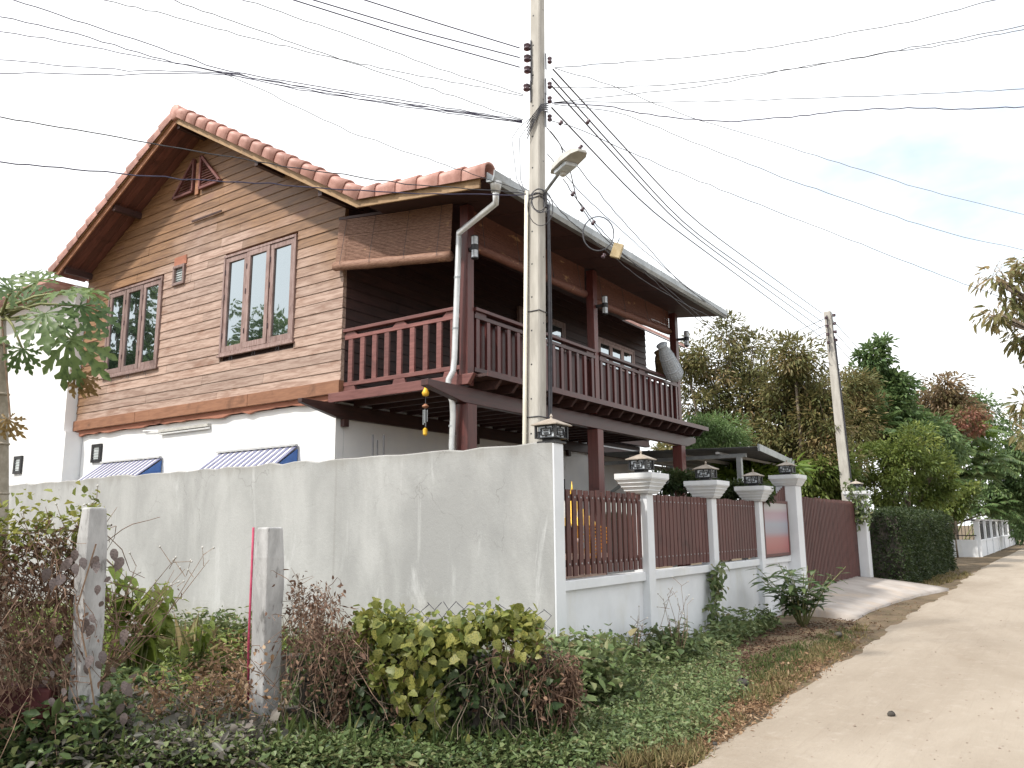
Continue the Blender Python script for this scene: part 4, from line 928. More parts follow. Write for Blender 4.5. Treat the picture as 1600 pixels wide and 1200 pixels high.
wire('pale thin wire crossing the sky above the roof ridge', [(818,187),(700,148),(540,95),(470,72),(380,38),(270,0)], r=.004)
wire('bundled wire that rises to the top left corner over the gable', [(816,188),(600,152),(440,126),(340,108),(230,68),(120,32),(20,0)], r=.009, mat='wirep')
wire('twin of the bundled wire, ending higher on the left edge', [(816,189),(620,160),(470,135),(345,112),(260,95),(130,55),(0,26)], r=.009, mat='wirep')
wire('bundled wire passing the left edge just under the highest two', [(816,190),(610,158),(480,138),(340,112),(190,82),(0,48)], r=.008, mat='wirep')
wire('drooping wire of the bundle that levels out toward the left edge', [(816,191),(640,166),(480,141),(345,113),(210,110),(100,103),(0,93)], r=.008, mat='wirep')
wire('lowest wire of the bundle, almost level at the left edge', [(816,192),(640,168),(480,142),(345,113),(190,117),(0,114)], r=.009, mat='wirep')
wire('upper house cable sweeping low across the gable to the left edge', [(822,302),(640,288),(460,262),(300,235),(130,205),(0,183)], r=.009, d0=9.25, d1=7.2)
wire('lower house cable sweeping low across the gable to the left edge', [(822,304),(640,303),(460,290),(260,278),(100,263),(0,254)], r=.012, d0=9.25, d1=7.2, mat='wirep')
wire('thin slack wire falling from the bundle over the balcony roof to the pole', [(822,300),(690,255),(560,212),(470,170),(400,135),(345,113)], r=.004, d0=9.25, d1=9.0)
wire('highest wire on the right, rising to the top edge', [(866,106),(1000,96),(1150,82),(1300,58),(1440,30),(1556,0)], r=.007)
wire('wire in the middle right sky that rises to the right edge', [(866,137),(960,138),(1100,128),(1220,110),(1330,93),(1470,66),(1600,40)], r=.007)
wire('wire twisted round its neighbour in the right sky', [(866,160),(960,150),(1080,138),(1200,115),(1340,90),(1460,72),(1600,45)], r=.006)
wire('level thin wire reaching the right edge above the sagging thick cable', [(866,160),(1000,161),(1200,156),(1400,149),(1600,139)], r=.006)
wire('thick sagging cable reaching the right edge', [(862,161),(940,164),(1030,182),(1130,191),(1240,182),(1330,172),(1420,169),(1500,170),(1600,167)], r=.012, mat='wirep')
wire('thin wire falling right from the pole top to the right edge', [(866,106),(960,135),(1080,185),(1190,216),(1310,254),(1450,298),(1600,335)], d1=15, r=.006)
wire('wire falling right between the two other falling ones', [(866,163),(960,172),(1090,225),(1230,280),(1360,325),(1480,365),(1600,391)], d1=15, r=.007)
wire('lowest falling wire, ending in the longan tree on the right', [(858,188),(900,198),(980,236),(1110,290),(1260,348),(1400,403),(1545,458),(1600,478)], d1=14, r=.007)
FD = lambda p: float((p-CAM)@fw)
for lb, a_, mid, b_ in (('first of four lines running down to the far pole top', (864,110), (1075,330), (1285,492)), ('second of four lines running down to the far pole', (862,122), (1075,355), (1285,505)), ('third of four lines running down to the far pole', (862,134), (1060,352), (1284,516)), ('lowest of four lines running down to the far pole', (862,146), (1020,330), (1110,400), (1284,527)) ) if False else (('first of four lines running down to the far pole top', (864,108), (1075,338), (1285,490)), ('second of four lines running down to the far pole', (862,122), (1068,352), (1285,503)), ('third of four lines running down to the far pole', (862,134), (1058,350), (1284,514)), ('lowest of four lines running down to the far pole', (862,168), (1010,325), (1284,527))):
    wire(lb, [a_, mid, b_], d1=FD(ft)-.2, r=.011, wob=0)
wire('thin line passing the street lamp down toward the mango trees', [(855,200),(900,258),(960,330),(1060,440),(1150,505),(1215,535)], d1=20, r=.007)
wire('thin line under the street lamp down toward the mango trees', [(855,240),(905,300),(1010,395),(1100,470),(1170,528)], d1=19, r=.006)
wire('dark cable running down along the gutter from the street lamp', [(860,205),(884,238),(899,308),(925,350),(960,388),(1030,440),(1100,500),(1150,545)], d0=9.0, d1=15, r=.010)
wire('second dark cable running down along the gutter', [(880,280),(905,318),(940,358),(975,398),(1040,455),(1120,525)], d0=9.0, d1=15, r=.009)
wire('slack cable under the gutter by the near pole', [(852,300),(880,335),(915,366),(950,395),(1000,435),(1050,465),(1120,500)], d0=9.0, d1=12, r=.008)
for lb, a_, b_ in (('first short line running left behind the mango tree from the far pole', (1290,497), (1240,520)), ('second short line running left behind the mango tree from the far pole', (1290,508), (1235,534)), ('third short line running left from the far pole', (1290,519), (1250,540))):
    wire(lb, [a_, b_, (b_[0]-60, b_[1]+34)], d0=FD(ft), d1=38, r=.012, wob=0)
for lb, y_ in (('upper line leaving the far pole to the right into the dark tree', 497), ('middle line leaving the far pole to the right into the dark tree', 512), ('lower line leaving the far pole to the right into the dark tree', 528)):
    wire(lb, [(1298,y_), (1345,y_+52)], d0=FD(ft)-.2, d1=36, r=.012, wob=0)
q = PD(964, 392, 9.75); bx_ = thing('junction_box', 'small tan junction box hanging on the cables in front of the gutter', 'box', q)
m_ = MB().box(q[0]-.03, q[0]+.03, q[1]-.06, q[1]+.06, q[2]-.09, q[2]+.09); o = m_.build('case', MT['tan'], bx_, bevel=.006); o.rotation_euler = (.35, 0, .3)
MB().tube([q+np.array([0,0,.08]), q+np.array([.02,-.03,.16])], .006, 4).build('hanger', MT['wire'], bx_)
for i, (px, py, lb) in enumerate(((905,228,'dark ceramic spool on the cables just above the street lamp'),(893,301,'small brown connector on the cable right of the street lamp arm'),(908,325,'brown cable clamp on the bundled cable above the gutter'),(925,346,'little grey clamp hanging on the loop above the gutter'),(941,398,'pale connector on the slack cable under the gutter'),(874,190,'splice on the falling wire right of the near pole'),(917,188,'dark splice on a line to the far pole'))):
    q = PD(px, py, 9.2); o = MB().lathe(q-np.array([0,0,.04]), [(.01,0),(.022,.008),(.022,.022),(.013,.032),(.022,.042),(.022,.055),(.01,.062)], 8, (.4,-.3,.8)).build('cable_connector', MT['ceram'], None, True); tag(o, lb, 'connector', 'connectors on the overhead cables')
cl = PD(935, 365, 9.3)
o = MB().tube([cl+.22*(math.cos(t_)*np.array([.6,-.6,0])*1.0+math.sin(t_)*np.array([.15,0,1.])) for t_ in np.linspace(0, 2*math.pi*1.9, 40)], .007, 4).build('cable_coil', MT['wire'], None, True); tag(o, 'round coil of spare cable hanging in front of the gutter', 'cable')
# ------------------------------------------------------------------ carport
CP = thing('carport', 'grey corrugated steel carport roof behind the gate', 'carport', (18.8, 7.2, 0))
m_ = MB(); x0, x1, ya, yb, zc = 16.2, 20.9, 5.4, 9.2, 3.22; nn = 60; vs = []
for i in range(nn+1):
    x = x0+(x1-x0)*i/nn; dz = .018*math.cos(i*math.pi)
    vs += [(x, ya-.25+.62*i/nn, zc+dz-.05), (x, yb, zc+dz+.05)]
m_.add(vs, [(2*i, 2*i+2, 2*i+3, 2*i+1) for i in range(nn)]); o = m_.build('roof_sheet', MT['sheet'], CP); md = o.modifiers.new('s','SOLIDIFY'); md.thickness = .006
for y in (6.0, 6.9, 8.0, 9.1): MB().box(x0, x1, y-.03, y+.03, zc-.14, zc-.06+(y-7.3)*.026).build('purlin', MT['grey'], CP)
for x in (16.4, 20.7): MB().box(x-.04, x+.04, ya+(.05 if x < 18 else .4), yb, zc-.22, zc-.142).build('rafter', MT['galv'], CP)
MB().beam((x0-.02, ya-.29, zc-.055), (x1+.06, ya+.35, zc-.055), .04, .14).build('edge_flashing', MT['galv'], CP)
MB().box(x1+.01, x1+.05, ya+.38, yb, zc-.1, zc+.07).build('edge_flashing', MT['galv'], CP)
for x, y in ((16.4,5.6),(20.7,6.1),(16.4,9.0),(20.7,9.0)): MB().box(x-.05, x+.05, y-.05, y+.05, -.1, zc-.22).build('post', MT['galv'], CP)
MB().beam((16.4,8.9,2.2), (16.4,7.6,2.98), .06, .06).build('brace', MT['galv'], CP); MB().beam((20.7,6.2,2.3),(20.7,7.0,2.98),.06,.06).build('brace', MT['galv'], CP)
# ------------------------------------------------------------------ spirit house behind the first picket bay
SH = thing('spirit_house', 'small white and gold spirit house with marigold garlands behind the first pickets', 'shrine', (9.0, 5.5, 0))
sx0, sy0 = 9.0, 5.5
MB().box(sx0-.75, sx0+.75, sy0-.35, sy0+.35, -.1, .12).build('plinth', MT['pink'], SH)
MB().box(sx0-.7, sx0+.7, sy0-.3, sy0+.3, .12, 1.18).box(sx0-.72, sx0+.72, sy0-.32, sy0+.32, 1.18, 1.26).build('table', MT['pink'], SH, bevel=.01)
for dx, sc, hm in ((-.38,1,'white'),(.35,.9,'red')):
    for a, b in ((-.2,-.16),(.2,-.16),(.2,.16),(-.2,.16)): MB().box(sx0+dx+a*sc-.02, sx0+dx+a*sc+.02, sy0+b-.02, sy0+b+.02, 1.26, 1.62).build('column', MT['gold'], SH)
    MB().box(sx0+dx-.16, sx0+dx+.16, sy0+.02, sy0+.15, 1.26, 1.6).build('shrine_wall', MT[hm], SH)
    MB().frustum(sx0+dx, sy0, 1.62, .27*sc, 1.72, .22*sc).frustum(sx0+dx, sy0, 1.721, .2*sc, 1.84, .12*sc).frustum(sx0+dx, sy0, 1.841, .1*sc, 1.95, .05*sc).build('tiered_roof', MT['gold'], SH)
    MB().lathe((sx0+dx, sy0, 1.95), [(.05,0),(.06,.04),(.03,.08),(.035,.1),(.012,.16),(.003,.26)], 10).build('spire', MT['gold'], SH, True)
    for a in (-.2, .2): MB().lathe((sx0+dx+a*sc, sy0-.2, 1.72), [(.02,0),(.02,.05),(.002,.22)], 6).build('finial', MT['white'], SH)
for k in range(9):
    x = sx0-.65+k*.16; zt = 1.62-.02*(k % 3); ln_ = .25+.12*((k*7) % 4)
    m_ = MB()
    for j in range(int(ln_/.045)): m_.lathe((x+random.uniform(-.008,.008), sy0-.34, zt-j*.045), [(.008,-.02),(.026,-.008),(.026,.008),(.008,.02)], 7)
    m_.build('garland', MT['marigold'], SH, True)
for k in range(6):
    x = sx0-.6+k*.23; MB().lathe((x, sy0-.22, 1.26), [(.03,0),(.035,.05),(.02,.1),(.03,.14),(.012,.2)], 8).build('figurine', MT[('pink','gold','white')[k % 3]], SH, True)
MB().box(7.86, 8.06, 5.0, 5.2, -.05, .9).build('crate', MT['lowwall'], None); o = bpy.context.scene.objects['crate']; tag(o, 'dark block standing just behind the leftmost pickets', 'block')
o = MB().lathe((7.96, 5.1, .9), [(.07,0),(.09,.02),(.1,.2),(.085,.21)], 10).build('flower_pot', MT['green'], None, True); tag(o, 'small green pot seen between the leftmost pickets', 'pot')
# ------------------------------------------------------------------ background trees
print('trees')
MG = dict(nclump=170, per=125, rc=.62, llen=.20, lw=.06, droop=.3)
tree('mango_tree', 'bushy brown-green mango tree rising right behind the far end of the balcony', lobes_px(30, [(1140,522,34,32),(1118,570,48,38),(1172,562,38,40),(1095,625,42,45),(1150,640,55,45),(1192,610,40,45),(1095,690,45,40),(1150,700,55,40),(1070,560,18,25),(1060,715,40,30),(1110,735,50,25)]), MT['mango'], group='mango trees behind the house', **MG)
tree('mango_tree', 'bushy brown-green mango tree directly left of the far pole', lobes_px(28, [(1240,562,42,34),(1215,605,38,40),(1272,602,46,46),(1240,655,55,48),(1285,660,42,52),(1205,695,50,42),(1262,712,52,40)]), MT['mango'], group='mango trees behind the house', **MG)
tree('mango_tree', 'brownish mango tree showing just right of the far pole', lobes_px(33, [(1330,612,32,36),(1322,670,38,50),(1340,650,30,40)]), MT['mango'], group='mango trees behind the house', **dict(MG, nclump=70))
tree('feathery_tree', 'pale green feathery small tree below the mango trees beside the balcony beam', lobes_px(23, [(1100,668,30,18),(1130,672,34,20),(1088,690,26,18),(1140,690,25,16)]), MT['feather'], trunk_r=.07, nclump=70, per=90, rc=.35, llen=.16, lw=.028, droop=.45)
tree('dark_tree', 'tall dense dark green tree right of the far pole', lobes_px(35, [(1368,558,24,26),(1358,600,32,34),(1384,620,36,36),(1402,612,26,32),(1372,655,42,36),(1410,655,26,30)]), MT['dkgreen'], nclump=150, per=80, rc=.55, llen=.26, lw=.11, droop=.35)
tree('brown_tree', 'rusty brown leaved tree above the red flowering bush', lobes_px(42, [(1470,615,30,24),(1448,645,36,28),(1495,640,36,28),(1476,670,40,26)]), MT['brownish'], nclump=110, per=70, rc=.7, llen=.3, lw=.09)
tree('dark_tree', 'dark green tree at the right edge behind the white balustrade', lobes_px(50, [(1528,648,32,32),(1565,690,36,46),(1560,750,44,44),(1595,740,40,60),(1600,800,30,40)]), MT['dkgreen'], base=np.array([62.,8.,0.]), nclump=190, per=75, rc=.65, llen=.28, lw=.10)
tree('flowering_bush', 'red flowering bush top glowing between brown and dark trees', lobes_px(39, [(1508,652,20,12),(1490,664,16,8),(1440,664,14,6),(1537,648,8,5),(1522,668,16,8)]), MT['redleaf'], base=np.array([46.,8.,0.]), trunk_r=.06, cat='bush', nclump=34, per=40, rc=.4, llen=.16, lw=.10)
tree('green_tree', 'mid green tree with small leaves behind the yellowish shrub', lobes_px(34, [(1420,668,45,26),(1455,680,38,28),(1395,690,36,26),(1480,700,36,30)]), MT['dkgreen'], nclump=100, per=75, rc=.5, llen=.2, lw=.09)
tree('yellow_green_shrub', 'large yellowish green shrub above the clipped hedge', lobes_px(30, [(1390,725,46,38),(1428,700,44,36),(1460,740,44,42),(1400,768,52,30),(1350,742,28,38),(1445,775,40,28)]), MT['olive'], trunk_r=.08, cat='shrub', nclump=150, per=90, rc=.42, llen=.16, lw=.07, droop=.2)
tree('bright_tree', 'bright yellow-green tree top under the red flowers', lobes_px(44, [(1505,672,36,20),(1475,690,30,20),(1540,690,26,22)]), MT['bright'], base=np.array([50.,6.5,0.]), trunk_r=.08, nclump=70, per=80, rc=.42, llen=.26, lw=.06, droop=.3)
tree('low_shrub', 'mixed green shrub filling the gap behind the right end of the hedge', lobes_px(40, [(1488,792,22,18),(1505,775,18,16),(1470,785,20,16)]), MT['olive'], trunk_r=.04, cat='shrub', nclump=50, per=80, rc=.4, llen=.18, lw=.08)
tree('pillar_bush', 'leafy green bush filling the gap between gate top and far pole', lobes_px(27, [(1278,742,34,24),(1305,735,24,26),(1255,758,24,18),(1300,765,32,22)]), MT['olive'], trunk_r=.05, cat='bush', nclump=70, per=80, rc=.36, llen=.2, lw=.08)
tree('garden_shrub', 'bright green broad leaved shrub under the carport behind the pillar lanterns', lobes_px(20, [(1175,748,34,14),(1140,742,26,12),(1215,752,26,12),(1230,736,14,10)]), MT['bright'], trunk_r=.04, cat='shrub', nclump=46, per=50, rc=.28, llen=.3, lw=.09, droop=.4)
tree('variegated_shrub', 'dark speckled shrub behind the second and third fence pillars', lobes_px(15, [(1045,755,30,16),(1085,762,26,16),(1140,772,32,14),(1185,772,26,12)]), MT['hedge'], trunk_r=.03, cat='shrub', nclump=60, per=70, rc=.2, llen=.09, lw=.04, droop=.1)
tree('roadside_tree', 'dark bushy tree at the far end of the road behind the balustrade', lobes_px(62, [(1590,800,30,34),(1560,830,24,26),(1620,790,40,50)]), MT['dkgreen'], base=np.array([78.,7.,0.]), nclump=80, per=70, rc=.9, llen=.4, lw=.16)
# pinnate shrub with long feather leaves
def pinnate(label, name, base, heads, n, flen, mat, droop=.5, leaf=.16, group=None, cat='shrub'):
    t = thing(name, label, cat, base, group); Ps, Ds, Us, Ls = [], [], [], []
    stems = MB()
    for hc, nn in heads:
        stems.tube([base, (np.array(base)+hc)/2+rng.normal(size=3)*.1, hc], [.05,.04,.025], 6)
        for k in range(nn):
            a = 2*math.pi*k/nn+random.random(); el = random.uniform(-.1, .9); d = np.array([math.cos(a)*math.cos(el), math.sin(a)*math.cos(el), math.sin(el)])
            L_ = flen*random.uniform(.7,1.15); pts = [hc+d*L_*u+np.array([0,0,-droop*L_*u*u]) for u in np.linspace(0,1,9)]
            stems.tube(pts, [.012]*6+[.006]*3, 3)
            for j in range(n):
                u = .15+.85*j/n; i0 = min(int(u*8), 7); p = pts[i0]+(pts[i0+1]-pts[i0])*(u*8-i0); ax = unit(pts[i0+1]-pts[i0]); sd_ = unit(np.cross(ax, (0,0,1)))
                for sg_ in (-1,1):
                    Ps.append(p); Ds.append(sd_*sg_+ax*.45+np.array([0,0,-.35])); Us.append(np.array([0,0,1.])+rng.normal(size=3)*.2); Ls.append(leaf*(1-.55*abs(u-.5)*1.2)*random.uniform(.85,1.15))
    stems.build('stems', MT['stem'], t, True)
    Ls = np.array(Ls); leafmesh('fronds', np.array(Ps), np.array(Ds), np.array(Us), Ls, Ls*.3, rng.normal(.5,.2,len(Ls)), MT[mat], t, kind='stuff')
    return t
b0 = np.array([47.5, 5.6, 0.])
pinnate('tall shrub with arching feather leaves left of the white balustrade', 'feather_leaf_shrub', b0, [(PD(1500,715,42),16),(PD(1525,740,42),16),(PD(1485,755,42),14),(PD(1510,680,43),12),(PD(1470,735,42),12),(PD(1545,720,43),12)], 16, 2.0, 'dkgreen', .5, .42)
b0 = PD(1360, 760, 33); b0[2] = 0
pinnate('small fan of spiky palm fronds between the far pole and the yellowish shrub', 'palm', b0, [(PD(1360,668,33),18)], 18, 1.5, 'feather', .25, .42, cat='palm')
b0 = np.array([58., 6.2, 0.])
pinnate('low feathery dark green shrub behind the balustrade pillars', 'feather_leaf_shrub', b0, [(PD(1535,795,50),22),(PD(1562,790,50),20)], 18, 1.9, 'dkgreen', .4, .36)
# longan tree on the right
lb_ = [(1570,440,20,22),(1592,465,26,30),(1562,490,22,18),(1598,525,18,20),(1602,418,18,16),(1606,640,12,26),(1608,690,16,22),(1680,560,70,110),(1670,440,60,60),(1800,480,90,90)]
lob = lobes_px(13.6, lb_); lbase = np.array([15.5, -3.7, 0.])
t_, CCl = tree('longan_tree', 'longan tree reaching in from the right edge with drooping leaves and flower sprays', lob, MT['longan'], base=lbase, trunk_r=.14, nclump=150, per=34, rc=.30, llen=.19, lw=.055, droop=.9, shell=.3)
m_ = MB()
for c in CCl[rng.permutation(len(CCl))[:90]]:
    for k in range(3):
        d = unit(np.array([-.6*rt[0],-.6*rt[1],.2])+rng.normal(size=3)*.6); L_ = random.uniform(.2,.42); e = c+d*L_+np.array([0,0,-.06])
        m_.tube([c, c+d*L_*.5, e], [.006,.005,.003], 3)
        for j in range(6):
            q = c+d*L_*(.35+.11*j); m_.tube([q, q+unit(d+rng.normal(size=3)*.8)*.10], .0035, 3)
m_.build('flower_sprays', MT['spray'], t_, kind='stuff')
# trees reflected in the gable windows, standing behind the photographer's left
for px_, lbx in (((-1.5,32.2,0),'broad tree left of the lot, mirrored in the farther gable window'), ((-8,32.2,0),'broad tree behind the lot, mirrored low in the nearer gable window')):
    b_ = np.array(px_, float); hh = 14.5 if px_[0] > -5 else 12.7
    tree('shade_tree', lbx, [(b_+np.array([dx,dy,z]), np.array([r,r,r*.8])) for dx,dy,z,r in ((0,0,hh*.78,2.4),(1.8,.8,hh*.58,2.0),(-1.8,-.6,hh*.6,2.1),(.4,-1.9,hh*.5,1.9),(-.6,1.8,hh*.5,1.9),(2.6,-.8,hh*.4,1.5),(-3.2,.4,hh*.42,1.7))], MT['dkgreen'], base=b_, trunk_r=.25, group='trees seen only in reflections', nclump=190, per=60, rc=.75, llen=.34, lw=.14)
# ------------------------------------------------------------------ hedge
HG = thing('clipped_hedge', 'dark clipped box hedge along the road beyond the gate pillar', 'hedge', (28.4, 4.35, 0))
hx0, hx1, hy0, hy1, hzt = 23.6, 33.2, 3.75, 4.9, 1.93
MB().box(hx0+.12, hx1-.12, hy0+.12, hy1-.12, 0, hzt-.12).build('core', MT['lowwall'], HG)
N = 26000; u = rng.random((N,3)); fs = rng.random(N); P = np.empty((N,3)); nrm = np.zeros((N,3))
P[:] = np.array([hx0,hy0,.02])+u*np.array([hx1-hx0,hy1-hy0,hzt-.02])
s1 = fs < .62; P[s1,1] = hy0; nrm[s1,1] = -1
s2 = (fs >= .62) & (fs < .86); P[s2,2] = hzt; nrm[s2,2] = 1
s3 = fs >= .86; P[s3,0] = np.where(rng.random(s3.sum()) < .5, hx0, hx1); nrm[s3,0] = np.sign(P[s3,0]-28)
bul = .11*vnoise(P[:,0]*1.2, P[:,2]*2.2+P[:,1], 2.0, 11)+.06*rng.normal(size=N); P = P+nrm*(bul[:,None]-.03)
edge_ = np.maximum(0, (P[:,2]-(hzt-.12)))*.5; P[:,1] += np.where(P[:,1] < 4.3, edge_, -edge_)
leafmesh('foliage', P, nrm+rng.normal(size=(N,3))*.8, nrm*.5+np.array([0,0,.6])+rng.normal(size=(N,3))*.5, .075*rng.uniform(.6,1.3,N), .042*rng.uniform(.7,1.2,N), rng.normal(.42,.22,N), MT['hedge'], HG, kind='stuff')
# ------------------------------------------------------------------ far white balustrade
BL = thing('white_balustrade', 'low white wall with slim white pillars and iron panels at the road end', 'fence', (46, 3.95, 0))
yb_ = 4.0
pxs = [1531, 1541, 1551, 1560, 1569, 1577, 1584, 1589]
xsb = [at(px, 846, y=yb_)[0] for px in pxs]
for a, b in zip(xsb[:-1], xsb[1:]):
    MB().box(a+.13, b-.13, yb_, yb_+.15, -.1, .72).build('plinth', MT['whitef'], BL); MB().box(a+.13, b-.13, yb_-.03, yb_+.18, .721, .80).build('coping', MT['whitef'], BL)
    MB().box(a+.13, b-.13, yb_+.05, yb_+.09, 1.62, 1.68).build('iron_rail', MT['black'], BL)
    for k in range(8): x = a+.2+k*(b-a-.4)/7; MB().box(x-.015, x+.015, yb_+.055, yb_+.085, .801, 1.75).build('iron_bar', MT['black'], BL)
for x in xsb:
    po = MB().box(x-.12, x+.12, yb_-.05, yb_+.2, -.1, 1.72).build('pillar', MT['whitef'], BL); MB().frustum(x, yb_+.075, 1.721, .15, 1.84, .22).build('capital', MT['whitef'], po)
xr_ = xsb[0]-.15
MB().box(xr_-.15, xr_, yb_+.1, 8.5, -.1, .82).build('plinth', MT['whitef'], BL)
for k in range(26): y = yb_+.25+k*.16; MB().box(xr_-.09, xr_-.06, y-.012, y+.012, .821, 1.95-.0*k).build('iron_bar', MT['black'], BL)
for zz in (1.0, 1.75): MB().box(xr_-.1, xr_-.05, yb_+.1, 8.4, zz, zz+.05).build('iron_rail', MT['black'], BL)
# distant house gable roof between shrubs
DH = thing('distant_house', 'pale roofed building just showing over the hedge between the shrubs', 'building', (44, 9, 0))
q = PD(1425, 800, 40); MB().box(q[0]-1.0, q[0]+1.0, q[1]-1.1, q[1]+1.1, -.1, 2.05).build('wall', MT['white'], DH); MB().prism([(q[0]-1.2,q[1]-1.3,2.06),(q[0]-1.2,q[1]+1.3,2.06),(q[0]-1.2,q[1],2.5)], (2.4,0,0)).build('roof', MT['grey'], DH)
# ------------------------------------------------------------------ shared leaf meshes for single leaves
def outline_mesh(name, half, mat, fold=.18, curl=.12, extra=0):
    n = len(half); vs = [(x, 0, -curl*x*x) for x, _ in half] + [(x, y, fold*y-curl*x*x+extra*math.sin(x*9)*y) for x, y in half] + [(x, -y, fold*y-curl*x*x-extra*math.sin(x*8)*y) for x, y in half]
    fs = []
    for i in range(n-1): fs += [(i, i+1, n+i+1, n+i), (i+1, i, 2*n+i, 2*n+i+1)]
    me = bpy.data.meshes.new(name); me.from_pydata(vs, [], fs); me.materials.append(mat); me.polygons.foreach_set('use_smooth', [True]*len(fs)); return me
IVY = [(0,0.02),(-.13,.24),(.0,.43),(.24,.46),(.40,.33),(.60,.33),(.80,.15),(1,0)]
OVAL = [(0,.01),(.12,.12),(.35,.22),(.6,.20),(.82,.11),(1,0)]
LANCE = [(0,.01),(.15,.08),(.4,.14),(.65,.12),(.85,.06),(1,0)]
IVYL = [outline_mesh('leaf', IVY, MT['vineL'], .15, c, .1) for c in (.05,.2,.3)]; IVYD = [outline_mesh('leaf', IVY, MT['vineD'], .15, c, .1) for c in (.05,.25)]
PURL = [outline_mesh('leaf', [(0,.02),(.1,.2),(.35,.3),(.65,.24),(1,0)], MT['purple'], .1, .2)]
CASL = [outline_mesh('leaf', OVAL, MT['cassava'], .2, c) for c in (.2,.45)]; SHRL = [outline_mesh('leaf', LANCE, MT['shrubleaf'], .2, c) for c in (.1,.35)]
def leafpart(me, p, d, u, sc, parent, name='leaf'):
    d = unit(np.array(d, float)); x = d; y = unit(np.cross(u, d)); z = np.cross(x, y)
    R_ = Matrix(((x[0],y[0],z[0]),(x[1],y[1],z[1]),(x[2],y[2],z[2]))).to_quaternion()
    o = place(me, name, None, p, parent, rot=R_); o.scale = (sc,sc,sc); return o
# ------------------------------------------------------------------ papaya
CCp = PD(2, 492, 7.0); pb = PD(2, 1010, 7.0); pb[2] = .05
PAP = thing('papaya_tree', 'papaya tree at the left edge with big lobed leaves on long stalks', 'tree', pb)
tr = [pb+(CCp-pb)*u+np.array([.03*math.sin(u*3),.02*math.sin(u*2.5),0]) for u in np.linspace(0,1,9)]
MB().tube(tr, [.075,.07,.067,.064,.061,.058,.054,.048,.035], 12).build('trunk', MT['papbark'], PAP, True)
for k in range(1, 8):
    p = tr[k]+(tr[min(k+1,8)]-tr[k])*.4; MB().lathe(p, [(.06,-.012),(.069,0),(.06,.012)], 12).build('leaf_scar', MT['papbark'], PAP, True)
def papleaf(mat, seed, droop):
    r_ = random.Random(seed); vs, fs = [], []
    for a in (-2.3,-1.55,-.95,-.45,0,.45,.95,1.55,2.3):
        L_ = {0:1,.45:.92,.95:.8,1.55:.62,2.3:.42}[abs(a)]*r_.uniform(.9,1.1); a += r_.uniform(-.06,.06)
        ca, sa = math.cos(a), math.sin(a); st = [(.0,.03),(.2,.06),(.34,.055),(.42,.17),(.5,.19),(.52,.08),(.62,.10),(.68,.20),(.76,.17),(.77,.06),(.86,.09),(.9,.07),(1,0)]
        b = len(vs)
        for s_, wd_ in st:
            z = -droop*(s_*L_)**2
            for q in (-1,0,1): vs.append((ca*s_*L_-sa*q*wd_*L_*.9*r_.uniform(.8,1.2)+ca*abs(q)*wd_*L_*.45, sa*s_*L_+ca*q*wd_*L_*.9+sa*abs(q)*wd_*L_*.45, z+abs(q)*wd_*.22+r_.uniform(-.01,.01)))
        for i in range(len(st)-1):
            for q in (0,1): fs.append((b+i*3+q, b+i*3+q+1, b+i*3+q+4, b+i*3+q+3))
    me = bpy.data.meshes.new('leaf'); me.from_pydata(vs, [], fs); me.materials.append(mat); me.polygons.foreach_set('use_smooth', [True]*len(fs)); return me
PL = [papleaf(MT['papaya'], i, d) for i, d in enumerate((.25,.5,.35))]; PLD = papleaf(MT['papdry'], 9, .9)
for i, (bx, by, dd, tx, ty, td, sc, nrm_) in enumerate(((60,440,.1,10,405,.3,.36,(-.5,-.3,.8)),(105,455,-.2,150,430,-.5,.36,(-.3,-.4,.9)),(70,490,-.5,60,560,-.9,.38,(-.7,-.6,.5)),(125,478,-.1,178,520,-.2,.38,(-.4,-.5,.8)),(110,530,-.3,125,610,-.4,.42,(-.7,-.6,.4)),(95,510,.3,150,560,.4,.30,(-.3,-.5,.8)),(20,455,-.4,-30,430,-.6,.36,(-.6,-.5,.6)),(35,545,-.2,20,590,-.3,.22,(-.5,-.7,.6)),(40,470,.4,70,420,.7,.34,(-.3,-.3,.9)),(-30,520,-.4,-70,570,-.6,.38,(-.6,-.6,.5)),(-35,450,.1,-80,430,.2,.38,(-.3,-.4,.9)),(130,455,.3,165,470,.5,.30,(-.4,-.4,.9)))):
    p = PD(bx, by, 7.0+dd); q = PD(tx, ty, 7.0+td); lf = leafpart(PL[i % 3], p, q-p, np.array(nrm_), sc, PAP)
    MB().tube([CCp+np.array([0,0,.05*math.sin(i)]), (CCp+p)/2+np.array([0,0,.06]), p], [.014,.011,.008], 6).build('stalk', MT['stem'], PAP, True)
for (bx, by, tx, ty, sc) in ((120,585,125,640,.2),(135,590,128,635,.16),(12,655,14,725,.19)):
    p = PD(bx, by, 6.75); leafpart(PLD, p, PD(tx, ty, 6.7)-p, np.array((-.7,-.6,.2)), sc, PAP, 'dry_leaf')
MB().tube([CCp, PD(8,560,6.9), PD(16,655,6.75)], .008, 5).build('dry_stalk', MT['drystem'], PAP)
